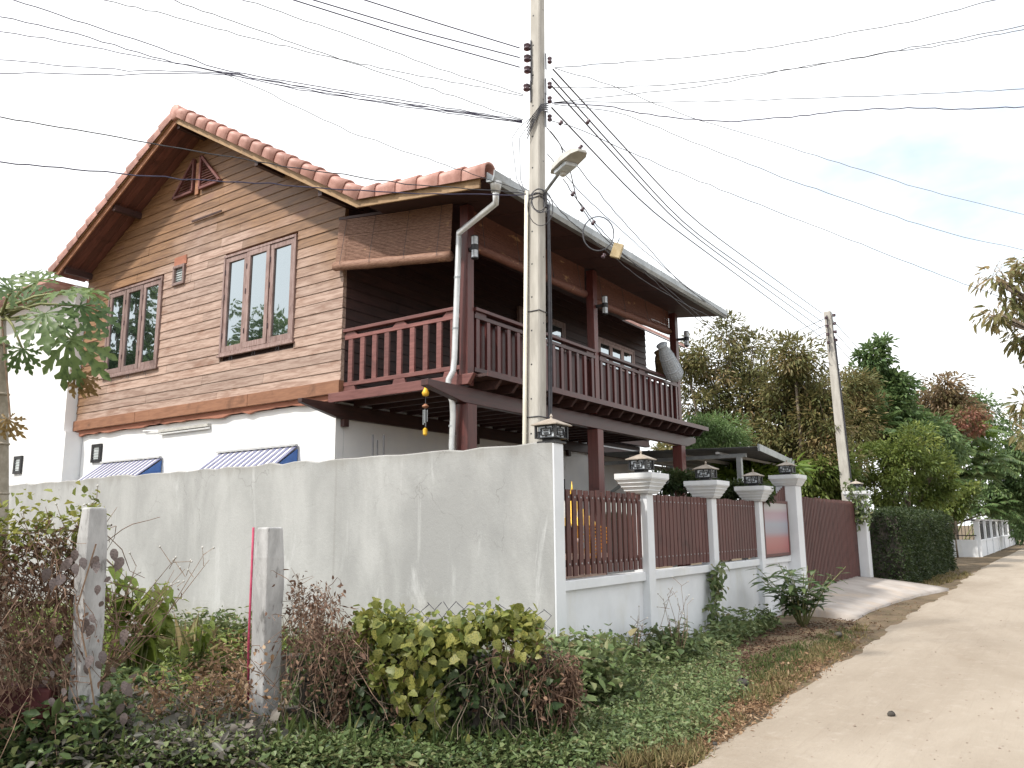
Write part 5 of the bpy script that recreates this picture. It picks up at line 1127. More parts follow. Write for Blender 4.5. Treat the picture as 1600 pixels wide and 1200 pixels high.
# ------------------------------------------------------------------ old concrete posts, chain link, pink string, low wall
def oldpost(label, base, top, wd):
    base, top = np.array(base), np.array(top); t = thing('concrete_post', label, 'post', base, 'old concrete fence posts in the vacant lot')
    m_ = MB(); vs = []; n = 9
    for i in range(n):
        c = base+(top-base)*i/(n-1); h = wd/2*(1 if i < n-1 else .82)
        for a, b in ((-1,-1),(1,-1),(1,1),(-1,1)): vs.append(c+np.array([a*h+random.gauss(0,.003), b*h+random.gauss(0,.003), 0]))
    m_.add(vs, [(i*4+k, i*4+(k+1) % 4, (i+1)*4+(k+1) % 4, (i+1)*4+k) for i in range(n-1) for k in range(4)] + [tuple(range(4*n-4, 4*n))])
    m_.build('shaft', MT['postc'], t, bevel=.014); return t
P1b = PD(411, 1178, 6.15); P1t = PD(422, 824, 6.15); P1b[2] -= .1
oldpost('old grey concrete post standing alone in the weeds with a pink string down its side', P1b, P1t, .165)
P2b = PD(132, 1110, 5.6); P2t = PD(147, 793, 5.6)
oldpost('leaning old concrete post wrapped in dry vines at the left', P2b-np.array([0,0,.25]), P2t, .15)
o = MB().tube([P1t+np.array([-.088,.085,-.0]), (P1t+P1b)/2+np.array([-.095,.09,0]), P1b+np.array([-.09,.09,.5])], .009, 6).build('pink_string', MT['pinkmark'], None, True); tag(o, 'bright pink string hanging down the left edge of the lone concrete post', 'string')
CLF = thing('chain_link_fence', 'sagging rusty chain link mesh left of the leaning post', 'fence', P2b)
def mesh_link(a, b, zt, zb, cell, r, name='mesh', sag=.05):
    m_ = MB(); a, b = np.array(a), np.array(b); d = b-a; ln = np.linalg.norm(d[:2]); nu = int(ln/cell); nv = int((zt-zb)/cell)
    for i in range(nu+1):
        for sgn in (-1,1):
            pts = []
            for j in range(nv*2+1):
                u = (i+.5*((j % 2)*sgn))/nu
                pts.append(np.array([a[0]+d[0]*u, a[1]+d[1]*u, zt-j*cell/2-sag*math.sin(math.pi*min(max(u,0),1))])+rng.normal(size=3)*.006)
            m_.tube(pts, r, 3, False)
    return m_
mesh_link(P2b, P2b+np.array([-1.5,.6,0]), 1.62, .2, .085, .0035).build('mesh', MT['drystem'], CLF, kind='stuff')
MB().tube([P2b*np.array([1,1,0])+np.array([0,0,1.62]), P2b*np.array([1,1,0])+np.array([-.7,.28,1.57]), P2b*np.array([1,1,0])+np.array([-1.5,.6,1.62])], .006, 5).build('top_wire', MT['drystem'], CLF)
W0, W1 = PD(440, 1100, 6.35), PD(862, 1100, 6.2)
dW = unit((W1-W0)*np.array([1,1,0])); nW = np.array([-dW[1], dW[0], 0])
LW = thing('low_wall', 'low block wall in a shade-dark colour, buried under vines in front of the grey wall', 'wall', (W0+W1)/2*np.array([1,1,0]))
lnw = np.linalg.norm((W1-W0)[:2]); nb = 6
for row in range(3):
    for k in range(nb):
        a = W0*np.array([1,1,0])+dW*(lnw*(k+(.5 if row % 2 else 0)*.9)/nb); b = a+dW*(lnw/nb-.012)
        MB().beam(a+np.array([0,0,.12+row*.2]), b+np.array([0,0,.12+row*.2]), .14, .19).build('block', MT['lowwall'], LW, bevel=.008)
CL2 = thing('wire_netting', 'loose hexagonal wire netting standing up behind the yellow-green vine', 'netting', PD(720, 985, 6.35)*np.array([1,1,0])+np.array([0,0,.6]))
mesh_link(PD(600, 960, 6.4), PD(850, 960, 6.35), .96, .62, .11, .004, sag=-.06).build('mesh', MT['wire'], CL2, kind='stuff')
q = PD(62, 1085, 5.4); mz = thing('maroon_block', 'dark red painted block half buried in dead vines at the bottom left', 'block', q*np.array([1,1,0]))
MB().beam(PD(-10,1092,5.5), PD(85,1097,5.5), .16, .2).build('body', MT['maroon'], mz, bevel=.02)
# ------------------------------------------------------------------ vines of single leaves
VN = thing('yellow_green_vine', 'yellow-green vine with lobed leaves draped over the low wall', 'vine', (W0+W1)/2*np.array([1,1,0])+np.array([0,0,0]))
def camface(p): return unit(CAM-p)
cnt = 0
def sprinkle(meshes, par, zone, n, d0, d1, sc, down=.6):
    for _ in range(n):
        px, py = zone(); p = PD(px, py, random.uniform(d0, d1))
        if p[2] < .03: p[2] = .03+random.random()*.1
        d = unit(np.array([0,0,-down])+rng.normal(size=3)*.55); u = unit(camface(p)*.8+np.array([0,0,.7])+rng.normal(size=3)*.45)
        leafpart(random.choice(meshes), p, d, u, sc*random.uniform(.6,1.25), par)
def zA():
    x = random.uniform(555, 845); c = 978+10*math.sin(x*.03); return x, random.gauss(c+8, 14)
def zB():
    y = random.uniform(985, 1110); w_ = 85-(y-985)*.38; return 655+22*math.sin(y*.04)+random.uniform(-w_, w_), y
def zC():
    y = random.uniform(1060, 1195); return 640+(y-1060)*.25+random.gauss(0, 22), y
def zR():
    x = random.uniform(770, 850); return x, random.uniform(975, 1040-(x-770)*.2)
sprinkle(IVYL, VN, zA, 105, 5.95, 6.2, .085); sprinkle(IVYL, VN, zB, 115, 5.8, 6.05, .095); sprinkle(IVYL, VN, zC, 40, 5.75, 5.95, .09); sprinkle(IVYL, VN, zR, 36, 5.85, 6.05, .075)
for k in range(14):
    x = random.uniform(570, 850); p = PD(x, 985, 6.1); L_ = random.uniform(.25,.8)
    MB().tube([p, p+np.array([.03,-.03,-L_*.5]), p+np.array([random.gauss(0,.06), random.gauss(0,.06), -L_])], .004, 4).build('stem', MT['stem'], VN)
for k in range(6):
    p0 = PD(560+k*48, 990, 6.1); p1 = PD(610+k*48, 985, 6.1); MB().tube([p0, (p0+p1)/2+np.array([0,0,.04]), p1], .006, 4).build('runner', MT['drystem'], VN)
VD = thing('dark_vine', 'dark green vine leaves trailing in the shade below the low wall', 'vine', (W0+W1)/2*np.array([1,1,0])-np.array([.2,.2,0]))
def zD():
    return random.uniform(540, 880), random.uniform(1040, 1180)
sprinkle(IVYD, VD, zD, 130, 5.9, 6.12, .075)
# mass of small leaves behind the single ones and dry stems hanging from low wall
def pxcloud(n, zone, d0, d1): 
    out = []
    for _ in range(n): x, y = zone(); p = PD(x, y, random.uniform(d0, d1)); out.append(p)
    P = np.array(out); P[:,2] = np.maximum(P[:,2], .02); return P
def stuffleaf(name, label, cat, P, mat, ln, wd, tm=.5, ts=.2, up_=(0,0,1), down=.3, asp=None):
    N = len(P); o = leafmesh(name, P, rng.normal(size=(N,3))*.7+np.array([0,0,-down]), np.array(up_)+rng.normal(size=(N,3))*.5, ln*rng.uniform(.5,1.3,N), wd*rng.uniform(.6,1.2,N), rng.normal(tm,ts,N), MT[mat], None, 'stuff')
    if label: o['label'] = label; o['category'] = cat
    return o
P = np.concatenate([pxcloud(2200, zA, 6.05, 6.35), pxcloud(900, zB, 6.0, 6.15)])
stuffleaf('vine_foliage', 'small vine leaves massed on top of the low wall', 'leaves', P, 'vineM', .06, .05, .6, .25)
P = np.concatenate([pxcloud(1700, zD, 6.0, 6.3), pxcloud(700, lambda: (random.uniform(450,880), random.uniform(1015,1100)), 6.05, 6.2)])
stuffleaf('shaded_foliage', 'dark leaf mass hanging against the low wall', 'leaves', P, 'cover', .06, .045, .25, .2)
# ------------------------------------------------------------------ low vegetation
def gz(x, y): return float(ground_z(np.array(float(x)), np.array(float(y))))
def on_ground(px, py, extra=0.):
    p = at(px, py, z=0.05); p = at(px, py, z=gz(p[0], p[1])); return p
def poly_zone(poly):
    poly = np.array(poly, float); lo, hi = poly.min(0), poly.max(0)
    def inside(x, y):
        c = False; j = len(poly)-1
        for i in range(len(poly)):
            if (poly[i,1] > y) != (poly[j,1] > y) and x < (poly[j,0]-poly[i,0])*(y-poly[i,1])/(poly[j,1]-poly[i,1])+poly[i,0]: c = not c
            j = i
        return c
    def f():
        while True:
            x, y = random.uniform(lo[0], hi[0]), random.uniform(lo[1], hi[1])
            if inside(x, y): return x, y
    return f
def cover(name, label, zone, n, per, hmin, hmax, spread, mat, ln, wd, tm=.5, ts=.2, ok=None, hf=None):
    Ps, Ts = [], []
    for _ in range(n):
        px, py = zone(); p = on_ground(px, py)
        if ok and not ok(p): continue
        h = random.uniform(hmin, hmax)*(hf(p) if hf else 1); ct = random.gauss(tm, ts*.7)
        q = p + np.stack([rng.normal(size=per)*spread, rng.normal(size=per)*spread, rng.random(per)**.7*h], 1); Ps.append(q); Ts.append(ct+rng.normal(size=per)*ts*.6)
    P = np.concatenate(Ps); T = np.concatenate(Ts); N = len(P)
    o = leafmesh(name, P, rng.normal(size=(N,3))*np.array([.8,.8,.35])+np.array([0,0,.05]), np.array([0,0,1.])+rng.normal(size=(N,3))*.45, ln*np.exp(rng.normal(size=N)*.42), wd*np.exp(rng.normal(size=N)*.42), T, MT[mat], None, 'stuff')
    o['label'] = label; o['category'] = 'weeds'; return o
def cloudh(p): return .45+.55*(.5+.5*math.sin(p[0]*2.1+1.3*math.sin(p[1]*1.7)))
lot_ok = lambda p: p[0] < 7.40 and (p[1] > 3.9 or p[0] < 7.0)
cover('lot_weeds', 'low green weeds carpeting the vacant lot in front of the grey wall', poly_zone([(0,1010),(330,985),(860,1035),(900,1110),(880,1200),(0,1200)]), 3800, 15, .03, .24, .11, 'cover', .04, .025, .48, .26, lot_ok, cloudh)
cover('wall_foot_weeds', 'taller green weeds along the foot of the grey wall', poly_zone([(160,985),(420,985),(860,1055),(860,1075),(420,1020),(160,1010)]), 620, 22, .2, .55, .13, 'cover', .07, .045, .5, .24, lot_ok, cloudh)
cover('grey_weeds', 'greyish purple leaved weeds at the bottom left', poly_zone([(90,1100),(420,1085),(420,1200),(60,1200)]), 800, 12, .05, .24, .10, 'greycov', .055, .036, .5, .25)
cover('shade_weeds', 'dusty dark weeds along the bottom edge below the vine', poly_zone([(430,1140),(1000,1120),(1060,1160),(1000,1200),(430,1200)]), 1300, 14, .02, .17, .10, 'cover', .035, .022, .40, .25, lambda p: p[1] > 2.95)
ver_ok = lambda p: p[1] < 4.62 and p[1] > 2.65+.2*math.sin(p[0]*1.9)
cover('verge_weeds', 'green creeping weeds on the verge beside the white fence', poly_zone([(860,1010),(1120,985),(1150,1060),(1170,1105),(1080,1160),(1000,1190),(860,1180)]), 2600, 14, .02, .15, .09, 'cover', .035, .022, .52, .24, ver_ok)
cover('fence_foot_weeds', 'dark green weeds growing up against the foot of the white fence', poly_zone([(865,1060),(950,1050),(1100,1008),(1200,975),(1210,985),(1100,1030),(950,1075),(865,1085)]), 330, 20, .12, .45, .10, 'cover', .07, .045, .42, .2, lambda p: p[1] < 4.66 and p[1] > 3.6, cloudh)
cover('corner_bush_weeds', 'leafy weeds heaped against the white corner pillar', poly_zone([(845,1075),(960,1065),(960,1110),(860,1140)]), 170, 26, .2, .62, .11, 'cover', .075, .05, .48, .22, lambda p: p[1] < 4.6)
def grassm(name, label, zone, n, hmin, hmax, mat, ok=None, tm=.5, wd=.006, per=9, lean=.5):
    Ps, Ds, Ls = [], [], []
    for _ in range(n):
        px, py = zone(); p = on_ground(px, py)
        if ok and not ok(p): continue
        for k in range(per):
            Ps.append(p+np.array([random.gauss(0,.03), random.gauss(0,.03), -.01])); Ds.append(np.array([random.gauss(0,lean), random.gauss(0,lean), 1.])); Ls.append(random.uniform(hmin, hmax))
    P = np.array(Ps); N = len(P); Ls = np.array(Ls)
    o = leafmesh(name, P, np.array(Ds), rng.normal(size=(N,3)), Ls, wd*rng.uniform(.7,1.5,N), rng.normal(tm,.25,N), MT[mat], None, 'stuff', .1, .35); o['label'] = label; o['category'] = 'grass'
edge_ok = lambda p: 2.25+.02*p[0] < p[1] < 4.5
grassm('dry_grass', 'dry straw coloured grass fringing the dirt road', poly_zone([(1040,1150),(1150,1085),(1300,1000),(1350,975),(1360,1000),(1250,1070),(1140,1140),(1090,1200),(960,1200)]), 1300, .03, .13, 'drygrass', lambda p: edge_ok(p) and math.sin(p[0]*2.3+1.1)+math.sin(p[0]*5.1+p[1]*4)+random.gauss(0,.5) > .2, .55)
grassm('verge_grass', 'short greenish grass on the verge before the driveway', poly_zone([(1150,1040),(1320,980),(1340,1000),(1230,1060),(1180,1075)]), 420, .03, .1, 'grass', edge_ok)
grassm('lot_grass', 'mixed grass blades in the vacant lot', poly_zone([(150,1010),(600,1010),(900,1120),(980,1190),(150,1200)]), 500, .08, .3, 'grass', lambda p: p[1] > 3 , .4, .008)
grassm('far_verge_grass', 'thin dry grass below the clipped hedge', poly_zone([(1370,915),(1500,892),(1520,900),(1420,930)]), 260, .05, .15, 'drygrass', None, .5, .012)
def litter(name, label, zone, n, mat, ln, ok=None, tm=.5, hh=.02):
    Ps = []
    for _ in range(n):
        px, py = zone(); p = on_ground(px, py)
        if ok and not ok(p): continue
        p[2] += .012+random.random()*hh; Ps.append(p)
    P = np.array(Ps); N = len(P); a = rng.random(N)*6.28
    o = leafmesh(name, P, np.stack([np.cos(a), np.sin(a), rng.normal(size=N)*.25], 1), np.array([0,0,1.])+rng.normal(size=(N,3))*.35, ln*rng.uniform(.4,1.4,N), ln*.4*rng.uniform(.5,1.3,N), rng.normal(tm,.25,N), MT[mat], None, 'stuff', .3, .3); o['label'] = label; o['category'] = 'leaf litter'
litter('leaf_litter', 'brown fallen leaves on the verge by the fence', poly_zone([(1060,1030),(1120,1000),(1240,975),(1340,965),(1340,985),(1240,1010),(1180,1060),(1100,1060)]), 2600, 'dryred', .05, lambda p: 2.9 < p[1] < 4.6, .5)
litter('road_leaves', 'scattered dry leaf bits on the dirt road', poly_zone([(1080,1190),(1340,960),(1600,900),(1600,1200)]), 260, 'dry', .035, None, .35, .004)
litter('lot_dry_leaves', 'dry brown leaf pile left of the lone concrete post', poly_zone([(290,1020),(395,1000),(395,1150),(300,1130)]), 900, 'dry', .09, None, .45, .28)
litter('driveway_leaves', 'dark leaf specks along the driveway edge', poly_zone([(1260,985),(1420,935),(1450,950),(1350,1000)]), 160, 'dry', .05, None, .15, .01)
# ------------------------------------------------------------------ individual plants
def stemplant(name, label, base, n, h, spread, meshes, lsc, per, cat='plant', group=None, droop=.35, top=.25):
    t = thing(name, label, cat, base, group)
    for i in range(n):
        a = random.random()*6.28; r = spread*random.random()**.5; e = np.array(base)+np.array([math.cos(a)*r, math.sin(a)*r, h*random.uniform(.6,1)])
        md = (np.array(base)+e)/2+np.array([0,0,.1*h]); MB().tube([np.array(base)+np.array([math.cos(a)*.03, math.sin(a)*.03, -.03]), md, e], [.012,.009,.004], 5).build('stem', MT['stem'], t, True)
        for k in range(per):
            u = top+(1-top)*k/per; p = (np.array(base)*(1-u)**2+2*md*u*(1-u)+e*u*u); aa = k*2.4+random.random(); d = np.array([math.cos(aa), math.sin(aa), .45-droop*2*random.random()])
            leafpart(random.choice(meshes), p, d, np.array([0,0,1.])+rng.normal(size=3)*.2, lsc*random.uniform(.7,1.2), t)
    return t
stemplant('broad_leaf_plant', 'yellow-green plant with drooping pointed leaves right of the leaning post', on_ground(208, 1092), 15, 1.3, .38, CASL, .25, 13, droop=1.0, top=.4)
stemplant('broad_leaf_plant', 'smaller drooping green plant between the two concrete posts', on_ground(305, 1075), 5, .9, .18, CASL, .15, 9, droop=.8, top=.4)
stemplant('low_plant', 'dark green low leafy plant below the broad yellow-green plant', on_ground(235, 1098), 6, .42, .3, SHRL, .26, 8, droop=.4)
stemplant('roadside_shrub', 'green long leaved shrub at the fence foot beside the driveway', on_ground(1255, 978), 22, 1.0, .72, SHRL, .27, 15, 'shrub', droop=.3)
stemplant('small_fence_bush', 'small upright green bush against the white fence middle', on_ground(1062, 1035), 6, .52, .14, SHRL, .13, 12, 'bush', droop=.2)
stemplant('vine_sprout', 'leafy green sprout beside the corner of the grey wall', on_ground(818, 1062), 4, .72, .2, SHRL, .16, 8, droop=.5)
stemplant('vine_sprout', 'leafy sprout behind the dry weeds in front of the grey wall', on_ground(580, 1035), 4, .62, .2, SHRL, .16, 8, droop=.3)
b = on_ground(520, 1172)
def fern(label, b, n, L0):
    t = thing('fern', label, 'fern', b); Ps, Ds, Us, Ls = [], [], [], []; st = MB()
    for k in range(n):
        a = 2*math.pi*k/n+random.random(); d = np.array([math.cos(a), math.sin(a), .9]); L_ = L0*random.uniform(.7,1.1); pts = [b+d*L_*u*.7+np.array([0,0,-.5*L_*u*u]) for u in np.linspace(0,1,8)]; st.tube(pts, .004, 3)
        for j in range(22):
            u = .15+.85*j/22; i0 = min(int(u*7),6); p = pts[i0]+(pts[i0+1]-pts[i0])*(u*7-i0); ax = unit(pts[i0+1]-pts[i0]); sd_ = unit(np.cross(ax,(0,0,1)))
            for sg_ in (-1,1): Ps.append(p); Ds.append(sd_*sg_+ax*.3); Us.append((0,0,1.)); Ls.append(.075*(1.1-u))
    st.build('stalks', MT['stem'], t); Ls = np.array(Ls); leafmesh('leaflets', np.array(Ps), np.array(Ds), np.array(Us), Ls, Ls*.35, rng.normal(.5,.2,len(Ls)), MT['feather'], t, kind='stuff')
fern('small fern fronds in front of the low wall', b, 7, .45)
fern('bright fern clump below the trailing vine', on_ground(655, 1190), 6, .35)
# variegated lily-like tuft
grassm('striped_leaf_tuft', 'tuft of pale striped strap leaves between the concrete posts', poly_zone([(270,1035),(315,1030),(315,1045),(270,1050)]), 10, .3, .6, 'drygrass', None, .7, .05, 6, .4)
def dryweed(name, label, base, n, h, spread, mat='drystem', buds=True, leafmat='dryred', nl=20, lean=(0,0)):
    t = thing(name, label, 'weed', base); st = MB(); Ps = []
    tips = []
    for i in range(n):
        a = random.random()*6.28; e = base+np.array([math.cos(a)*spread*random.random()+lean[0], math.sin(a)*spread*random.random()+lean[1], h*random.uniform(.55,1)])
        md = base*.5+e*.5+rng.normal(size=3)*.05; st.tube([base-np.array([0,0,.02]), md, e], [.005,.004,.002], 3)
        for k in range(4):
            u = random.uniform(.45,1); q = base+(e-base)*u; e2 = q+unit(rng.normal(size=3)+np.array([0,0,.9]))*random.uniform(.06,.16); st.tube([q, e2], [.003,.0018], 3); tips.append(e2)
        for k in range(nl): u = random.uniform(.2,1); Ps.append(base+(e-base)*u+rng.normal(size=3)*.03)
    st.build('stems', MT[mat], t, kind='stuff')
    if buds:
        b_ = MB()
        for q in tips: b_.lathe(q-np.array([0,0,.008]), [(.003,0),(.010,.006),(.008,.014),(.002,.018)], 5)
        b_.build('seed_heads', MT['lampgrey'], t, kind='stuff')
    if nl and Ps:
        P = np.array(Ps); N = len(P); leafmesh('dry_leaves', P, rng.normal(size=(N,3))+np.array([0,0,-.6]), rng.normal(size=(N,3)), .05*rng.uniform(.5,1.3,N), .018*rng.uniform(.5,1.3,N), rng.normal(.5,.25,N), MT[leafmat], t, kind='stuff')
    return t
dryweed('dry_weed', 'tall dead reddish weed just right of the lone concrete post', on_ground(478, 1090), 22, 1.2, .34, nl=40, buds=False, lean=(.08,.02))
dryweed('dry_weed', 'second clump of dead brown stems against the low wall', PD(530,1085,6.1)*np.array([1,1,0])+np.array([0,0,.05]), 16, .85, .3, nl=36, buds=False)
dryweed('wispy_weed', 'thin dry flower stems fanning out right of the leaning post', PD(165,1010,5.9)*np.array([1,1,0])+np.array([0,0,.55]), 13, .9, .42, nl=2, lean=(.25,-.2))
dryweed('wispy_weed', 'thin dry flower stems above the dead vines at the left edge', PD(80,900,5.6)*np.array([1,1,0])+np.array([0,0,1.1]), 12, .75, .4, nl=5, lean=(.02,-.05))
dryweed('wispy_weed', 'pale wispy seed stems against the white fence beside the drain pipe', on_ground(1000, 1050), 6, .62, .12, nl=0)
dryweed('wispy_weed', 'tall wispy seed stems above the small fence bush', on_ground(1060, 1040), 8, .95, .16, nl=0)
cover('verge_dead_mat', 'thin mat of dry weeds and grass between the green verge and the road', poly_zone([(1020,1190),(1140,1100),(1240,1040),(1340,990),(1330,1010),(1220,1080),(1120,1150),(1060,1200)]), 700, 12, .01, .06, .12, 'dry', .035, .012, .5, .25, edge_ok)
cover('sunny_weeds', 'yellow-green sunlit weeds scattered in the middle of the vacant lot', poly_zone([(160,1000),(400,985),(560,1020),(400,1120),(160,1120)]), 420, 14, .1, .4, .12, 'olive', .06, .03, .65, .2, lot_ok, cloudh)
dryweed('brown_brush', 'brown dried brush hanging at the right end of the low wall', W1*np.array([1,1,0])+np.array([-.05,-.1,.05]), 26, .6, .25, nl=90, buds=False)
# dead vine tangle on chain link
DV = thing('dead_vine_tangle', 'dense tangle of dead brown vine stems over the chain link at the left edge', 'vine', P2b*np.array([1,1,0])+np.array([-.6,.2,0]))
st = MB()
for k in range(300):
    a0 = P2b*np.array([1,1,0])+np.array([-1.6*random.random(), .62*random.random()*0, 0]); u = (P2b[0]-a0[0])/1.5; a0[1] += .6*u+random.gauss(0,.04); z0 = random.uniform(.7, 1.62)
    p = a0+np.array([0,0,z0]); pts = [p]; d = np.array([random.gauss(.5,.4), random.gauss(-.2,.3), random.gauss(-.25,.35)])
    for j in range(5): d = d*.75+np.array([random.gauss(.1,.35), random.gauss(-.04,.2), random.gauss(-.22,.3)]); pts.append(pts[-1]+d*.11)
    st.tube(pts, [.0035]*4+[.0025]*2, 3)
st.build('stems', MT['deadstem'], DV, kind='stuff')
P = P2b*np.array([1,1,0])+np.stack([-1.6*rng.random(1500), np.zeros(1500), .25+1.3*rng.random(1500)**.8], 1); P[:,1] += (P2b[0]-P[:,0])*.4+rng.normal(size=1500)*.07
leafmesh('dead_leaves', P, rng.normal(size=(1500,3))+np.array([0,0,-.8]), rng.normal(size=(1500,3)), .055*rng.uniform(.5,1.4,1500), .03*rng.uniform(.5,1.3,1500), rng.normal(.45,.25,1500), MT['dryred'], DV, kind='stuff')
def tangle(name, label, zone, d0, d1, n, seg, leaves, base, r=.004, mat='drystem', lm='dryred', down=-.35, ls=.045):
    t = thing(name, label, 'vine', base); st = MB(); Ps = []
    for _ in range(n):
        px, py = zone(); p = PD(px, py, random.uniform(d0, d1)); pts = [p]; d = rng.normal(size=3)*.6
        for j in range(5):
            d = d*.7+rng.normal(size=3)*.4+np.array([0,0,down]); q = pts[-1]+d*seg
            if q[2] < .03: q[2] = .03
            pts.append(q)
        st.tube(pts, [r]*4+[r*.6]*2, 3); Ps += pts[1:]
    st.build('stems', MT[mat], t, kind='stuff'); A = np.array(Ps); P = A[rng.integers(0, len(A), leaves)]+rng.normal(size=(leaves,3))*.03
    leafmesh('dead_leaves', P, rng.normal(size=(leaves,3))+np.array([0,0,-.7]), rng.normal(size=(leaves,3)), ls*rng.uniform(.4,1.4,leaves), ls*.5*rng.uniform(.5,1.3,leaves), rng.normal(.5,.25,leaves), MT[lm], t, kind='stuff'); return t
g0 = lambda px, py, d: PD(px, py, d)*np.array([1,1,0])
tangle('dead_vine_tangle', 'brown mat of dead vines between the lone post and the yellow-green vine', poly_zone([(440,960),(470,905),(515,915),(545,960),(600,985),(590,1050),(500,1050),(445,1040)]), 6.0, 6.4, 170, .075, 900, g0(510,1080,6.15), .0028, 'deadstem')
tangle('dead_vine_tangle', 'dead brown vines hanging over the right end of the low wall', poly_zone([(760,1000),(860,1005),(885,1040),(880,1120),(845,1130),(830,1040),(770,1025)]), 5.95, 6.2, 110, .065, 600, g0(850,1100,6.1), .0028, 'deadstem')
tangle('dead_vine_tangle', 'dead vine curtain round the foot of the leaning post', poly_zone([(0,850),(100,815),(110,860),(105,1000),(120,1080),(0,1080)]), 5.45, 5.8, 210, .09, 1100, g0(60,1100,5.45), .003, 'deadstem')
tangle('dry_bramble', 'dry brown bramble between the two concrete posts', poly_zone([(180,1080),(400,1010),(395,1120),(250,1160)]), 5.8, 6.6, 120, .08, 800, g0(310,1110,6.2), .003, 'deadstem', 'dry', -.2, .05)
tangle('dark_bramble', 'dark bare stems in the shade under the yellow-green vine', poly_zone([(450,1030),(860,1030),(870,1150),(460,1150)]), 5.95, 6.15, 160, .10, 200, g0(660,1130,6.05), .0035, 'bark', 'dryred')
PV = thing('purplish_vine', 'vine of dull purplish leaves clinging to the leaning post', 'vine', P2b)
for k in range(46):
    px, py = random.gauss(140, 34), random.uniform(850, 1130); p = PD(px, py, random.uniform(5.3,5.5))
    leafpart(PURL[0], p, np.array([0,0,-1])+rng.normal(size=3)*.35, camface(p)+rng.normal(size=3)*.35, .085*random.uniform(.6,1.3), PV)
MB().tube([PD(150,850,5.45), PD(120,950,5.42), PD(140,1050,5.4), PD(150,1120,5.4)], .006, 4).build('stem', MT['drystem'], PV)
GV = thing('green_vine_top', 'yellow-green creeper along the top of the dead vine tangle', 'vine', P2b*np.array([1,1,0])+np.array([-.5,.2,1.4]))
P = P2b*np.array([1,1,0])+np.stack([-1.5*rng.random(900)**1.2, np.zeros(900), 1.60+.12*rng.normal(size=900)], 1); P[:,1] += (P2b[0]-P[:,0])*.4+rng.normal(size=900)*.06
leafmesh('leaves', P, rng.normal(size=(900,3)), np.array([0,0,1.])+rng.normal(size=(900,3))*.4, .06*rng.uniform(.5,1.3,900), .04*rng.uniform(.6,1.2,900), rng.normal(.7,.2,900), MT['vineM'], GV, kind='stuff')
MB().tube([P2b*np.array([1,1,0])+np.array([0,0,1.6]), P2b*np.array([1,1,0])+np.array([-.75,.3,1.62]), P2b*np.array([1,1,0])+np.array([-1.5,.6,1.6])], .006, 4).build('stem', MT['stem'], GV)
cover('tangle_foot_weeds', 'dark weeds at the foot of the dead vine tangle', poly_zone([(0,1085),(160,1085),(160,1200),(0,1200)]), 460, 18, .12, .45, .10, 'cover', .06, .045, .25, .2)
cover('back_lot_weeds', 'sunlit weeds behind the chain link at the left edge', poly_zone([(0,985),(170,985),(170,1060),(0,1060)]), 260, 20, .2, .6, .14, 'olive', .07, .04, .5, .2, lot_ok)
# vine climbing the second capped pillar, creeper on the gate pillar
def creeper(name, label, pts, n, spread, mat, ln, par_r=.006):
    pts = [np.array(p, float) for p in pts]; t = thing(name, label, 'vine', pts[0]); MB().tube(pts, par_r, 4).build('stem', MT['stem'], t)
    seg = rng.integers(0, len(pts)-1, n); u = rng.random((n,1)); A = np.array(pts); P = A[seg]*(1-u)+A[seg+1]*u+rng.normal(size=(n,3))*spread
    leafmesh('leaves', P, rng.normal(size=(n,3))*.6+np.array([0,-.2,-.5]), np.array([-.3,-.8,.5])+rng.normal(size=(n,3))*.4, ln*rng.uniform(.6,1.3,n), ln*.5*rng.uniform(.7,1.2,n), rng.normal(.5,.22,n), MT[mat], t, kind='stuff'); return t
yv = YF-.09
creeper('climbing_vine', 'green vine climbing the second capped fence pillar', [at(1118,1000,y=yv), at(1113,960,y=yv), at(1120,925,y=yv), at(1116,905,y=yv), at(1124,884,y=yv)], 190, .05, 'cover', .12)
creeper('climbing_vine', 'low spread of vine leaves right of the climbing vine on the fence', [at(1118,985,y=yv), at(1135,965,y=yv), at(1150,985,y=yv), at(1190,990,y=yv-.1)], 130, .08, 'cover', .11)
xg_, yg_ = GPR-.24, YF-.22
creeper('pillar_creeper', 'creeper hanging over the gate pillar beside the hedge', [(xg_,yg_+.4,2.62),(xg_-.02,yg_+.3,2.45),(xg_-.05,yg_+.2,2.2),(xg_-.03,yg_+.22,1.9),(xg_-.03,yg_+.12,1.65)], 200, .085, 'cover', .14)
creeper('pillar_creeper', 'short creeper strand on the road side of the gate pillar', [(xg_,yg_+.1,2.55),(xg_-.05,yg_-.03,2.2),(xg_-.03,yg_-.02,1.75)], 80, .05, 'cover', .13)
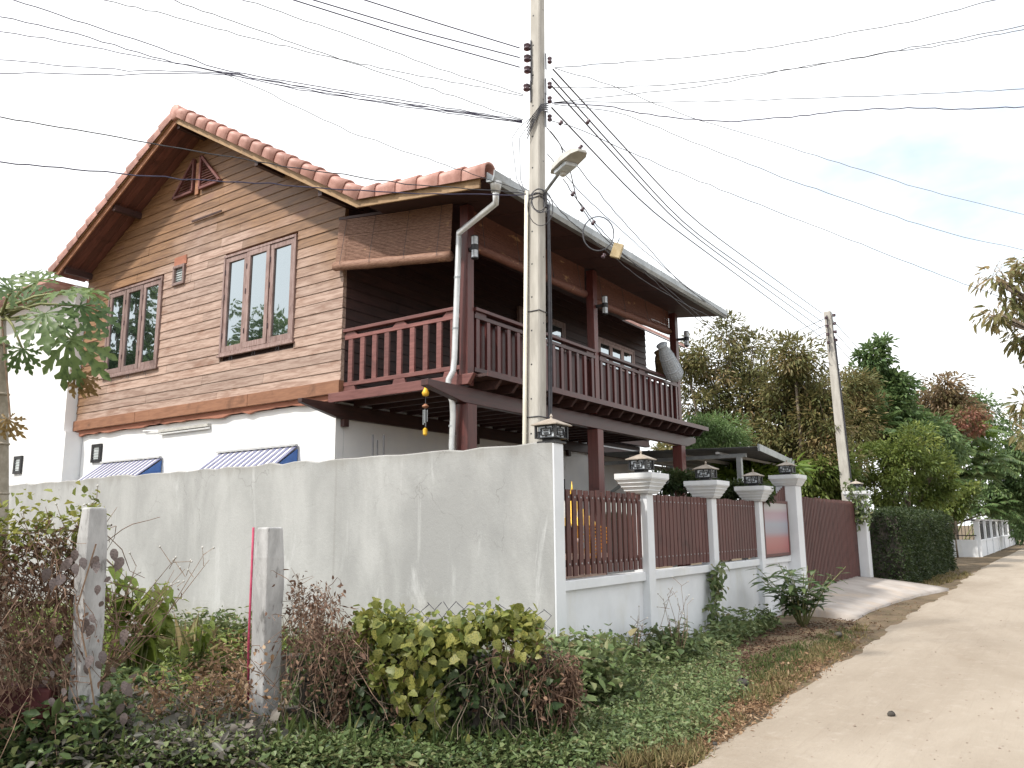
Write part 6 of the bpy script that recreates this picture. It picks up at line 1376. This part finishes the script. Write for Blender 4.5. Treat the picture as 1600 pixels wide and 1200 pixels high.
# stones and debris on the road
def stone(label, px, py, r):
    p = on_ground(px, py); p[2] = .0; m_ = MB(); vs = []; 
    for i in range(5):
        th = math.pi*(i+.5)/5
        for k in range(8): rr = r*random.uniform(.8,1.15); vs.append(p+np.array([rr*1.3*math.sin(th)*math.cos(k*.785), rr*math.sin(th)*math.sin(k*.785), rr*.7*math.cos(th)+r*.45]))
    m_.add(vs, [(i*8+k, i*8+(k+1) % 8, (i+1)*8+(k+1) % 8, (i+1)*8+k) for i in range(4) for k in range(8)]+[tuple(range(8)), tuple(range(32,40))]); o = m_.build('stone', MT['lowwall'], None, True); tag(o, label, 'stone')
stone('small brown stone lying in the middle of the dirt road', 1394, 1130, .035)
stone('little dark pebble on the dirt road near the bottom edge', 1118, 1177, .02)
stone('pale stone at the edge of the driveway', 1310, 998, .06)
stone('flat stone at the verge edge near the dry grass', 1160, 1080, .07)

P = []
zz_ = poly_zone([(1060,1200),(1340,965),(1600,890),(1600,1200)])
m_ = MB()
for k in range(260):
    px, py = zz_(); p = on_ground(px, py); r_ = random.uniform(.003,.009)*random.choice((.7,1,1.5)); p[2] = float(road_z(np.array(p[0]), np.array(p[1])))
    vs = [p+np.array(v)*r_*random.uniform(.7,1.3) for v in ((1.2,0,.2),(0,1,.2),(-1.1,0,.2),(0,-1,.2),(0,0,.9),(0,0,-.3))]
    m_.add(vs, [(0,1,4),(1,2,4),(2,3,4),(3,0,4),(1,0,5),(2,1,5),(3,2,5),(0,3,5)])
o = m_.build('road_gravel', MT['gravel'], None, kind='stuff'); o['label'] = 'tiny stones scattered over the dirt road'; o['category'] = 'gravel'

cover('outer_lot_weeds', 'low weeds of the vacant lot continuing past the left edge', poly_zone([(-900,985),(0,1000),(0,1200),(-900,1200)]), 1500, 12, .05, .35, .14, 'cover', .06, .035, .5, .25, lot_ok, cloudh)
cover('back_lot_cover', 'low weeds at the far left end of the grey wall', poly_zone([(-600,950),(160,955),(160,990),(-600,990)]), 420, 16, .1, .5, .2, 'cover', .09, .05, .5, .25, lot_ok, cloudh)
grassm('opposite_verge_grass', 'rough grass along the far side of the dirt road', poly_zone([(1640,850),(2900,880),(2900,1250),(1640,1250)]), 2600, .06, .22, 'grass', lambda p: p[1] < -2.5, .5, .01)
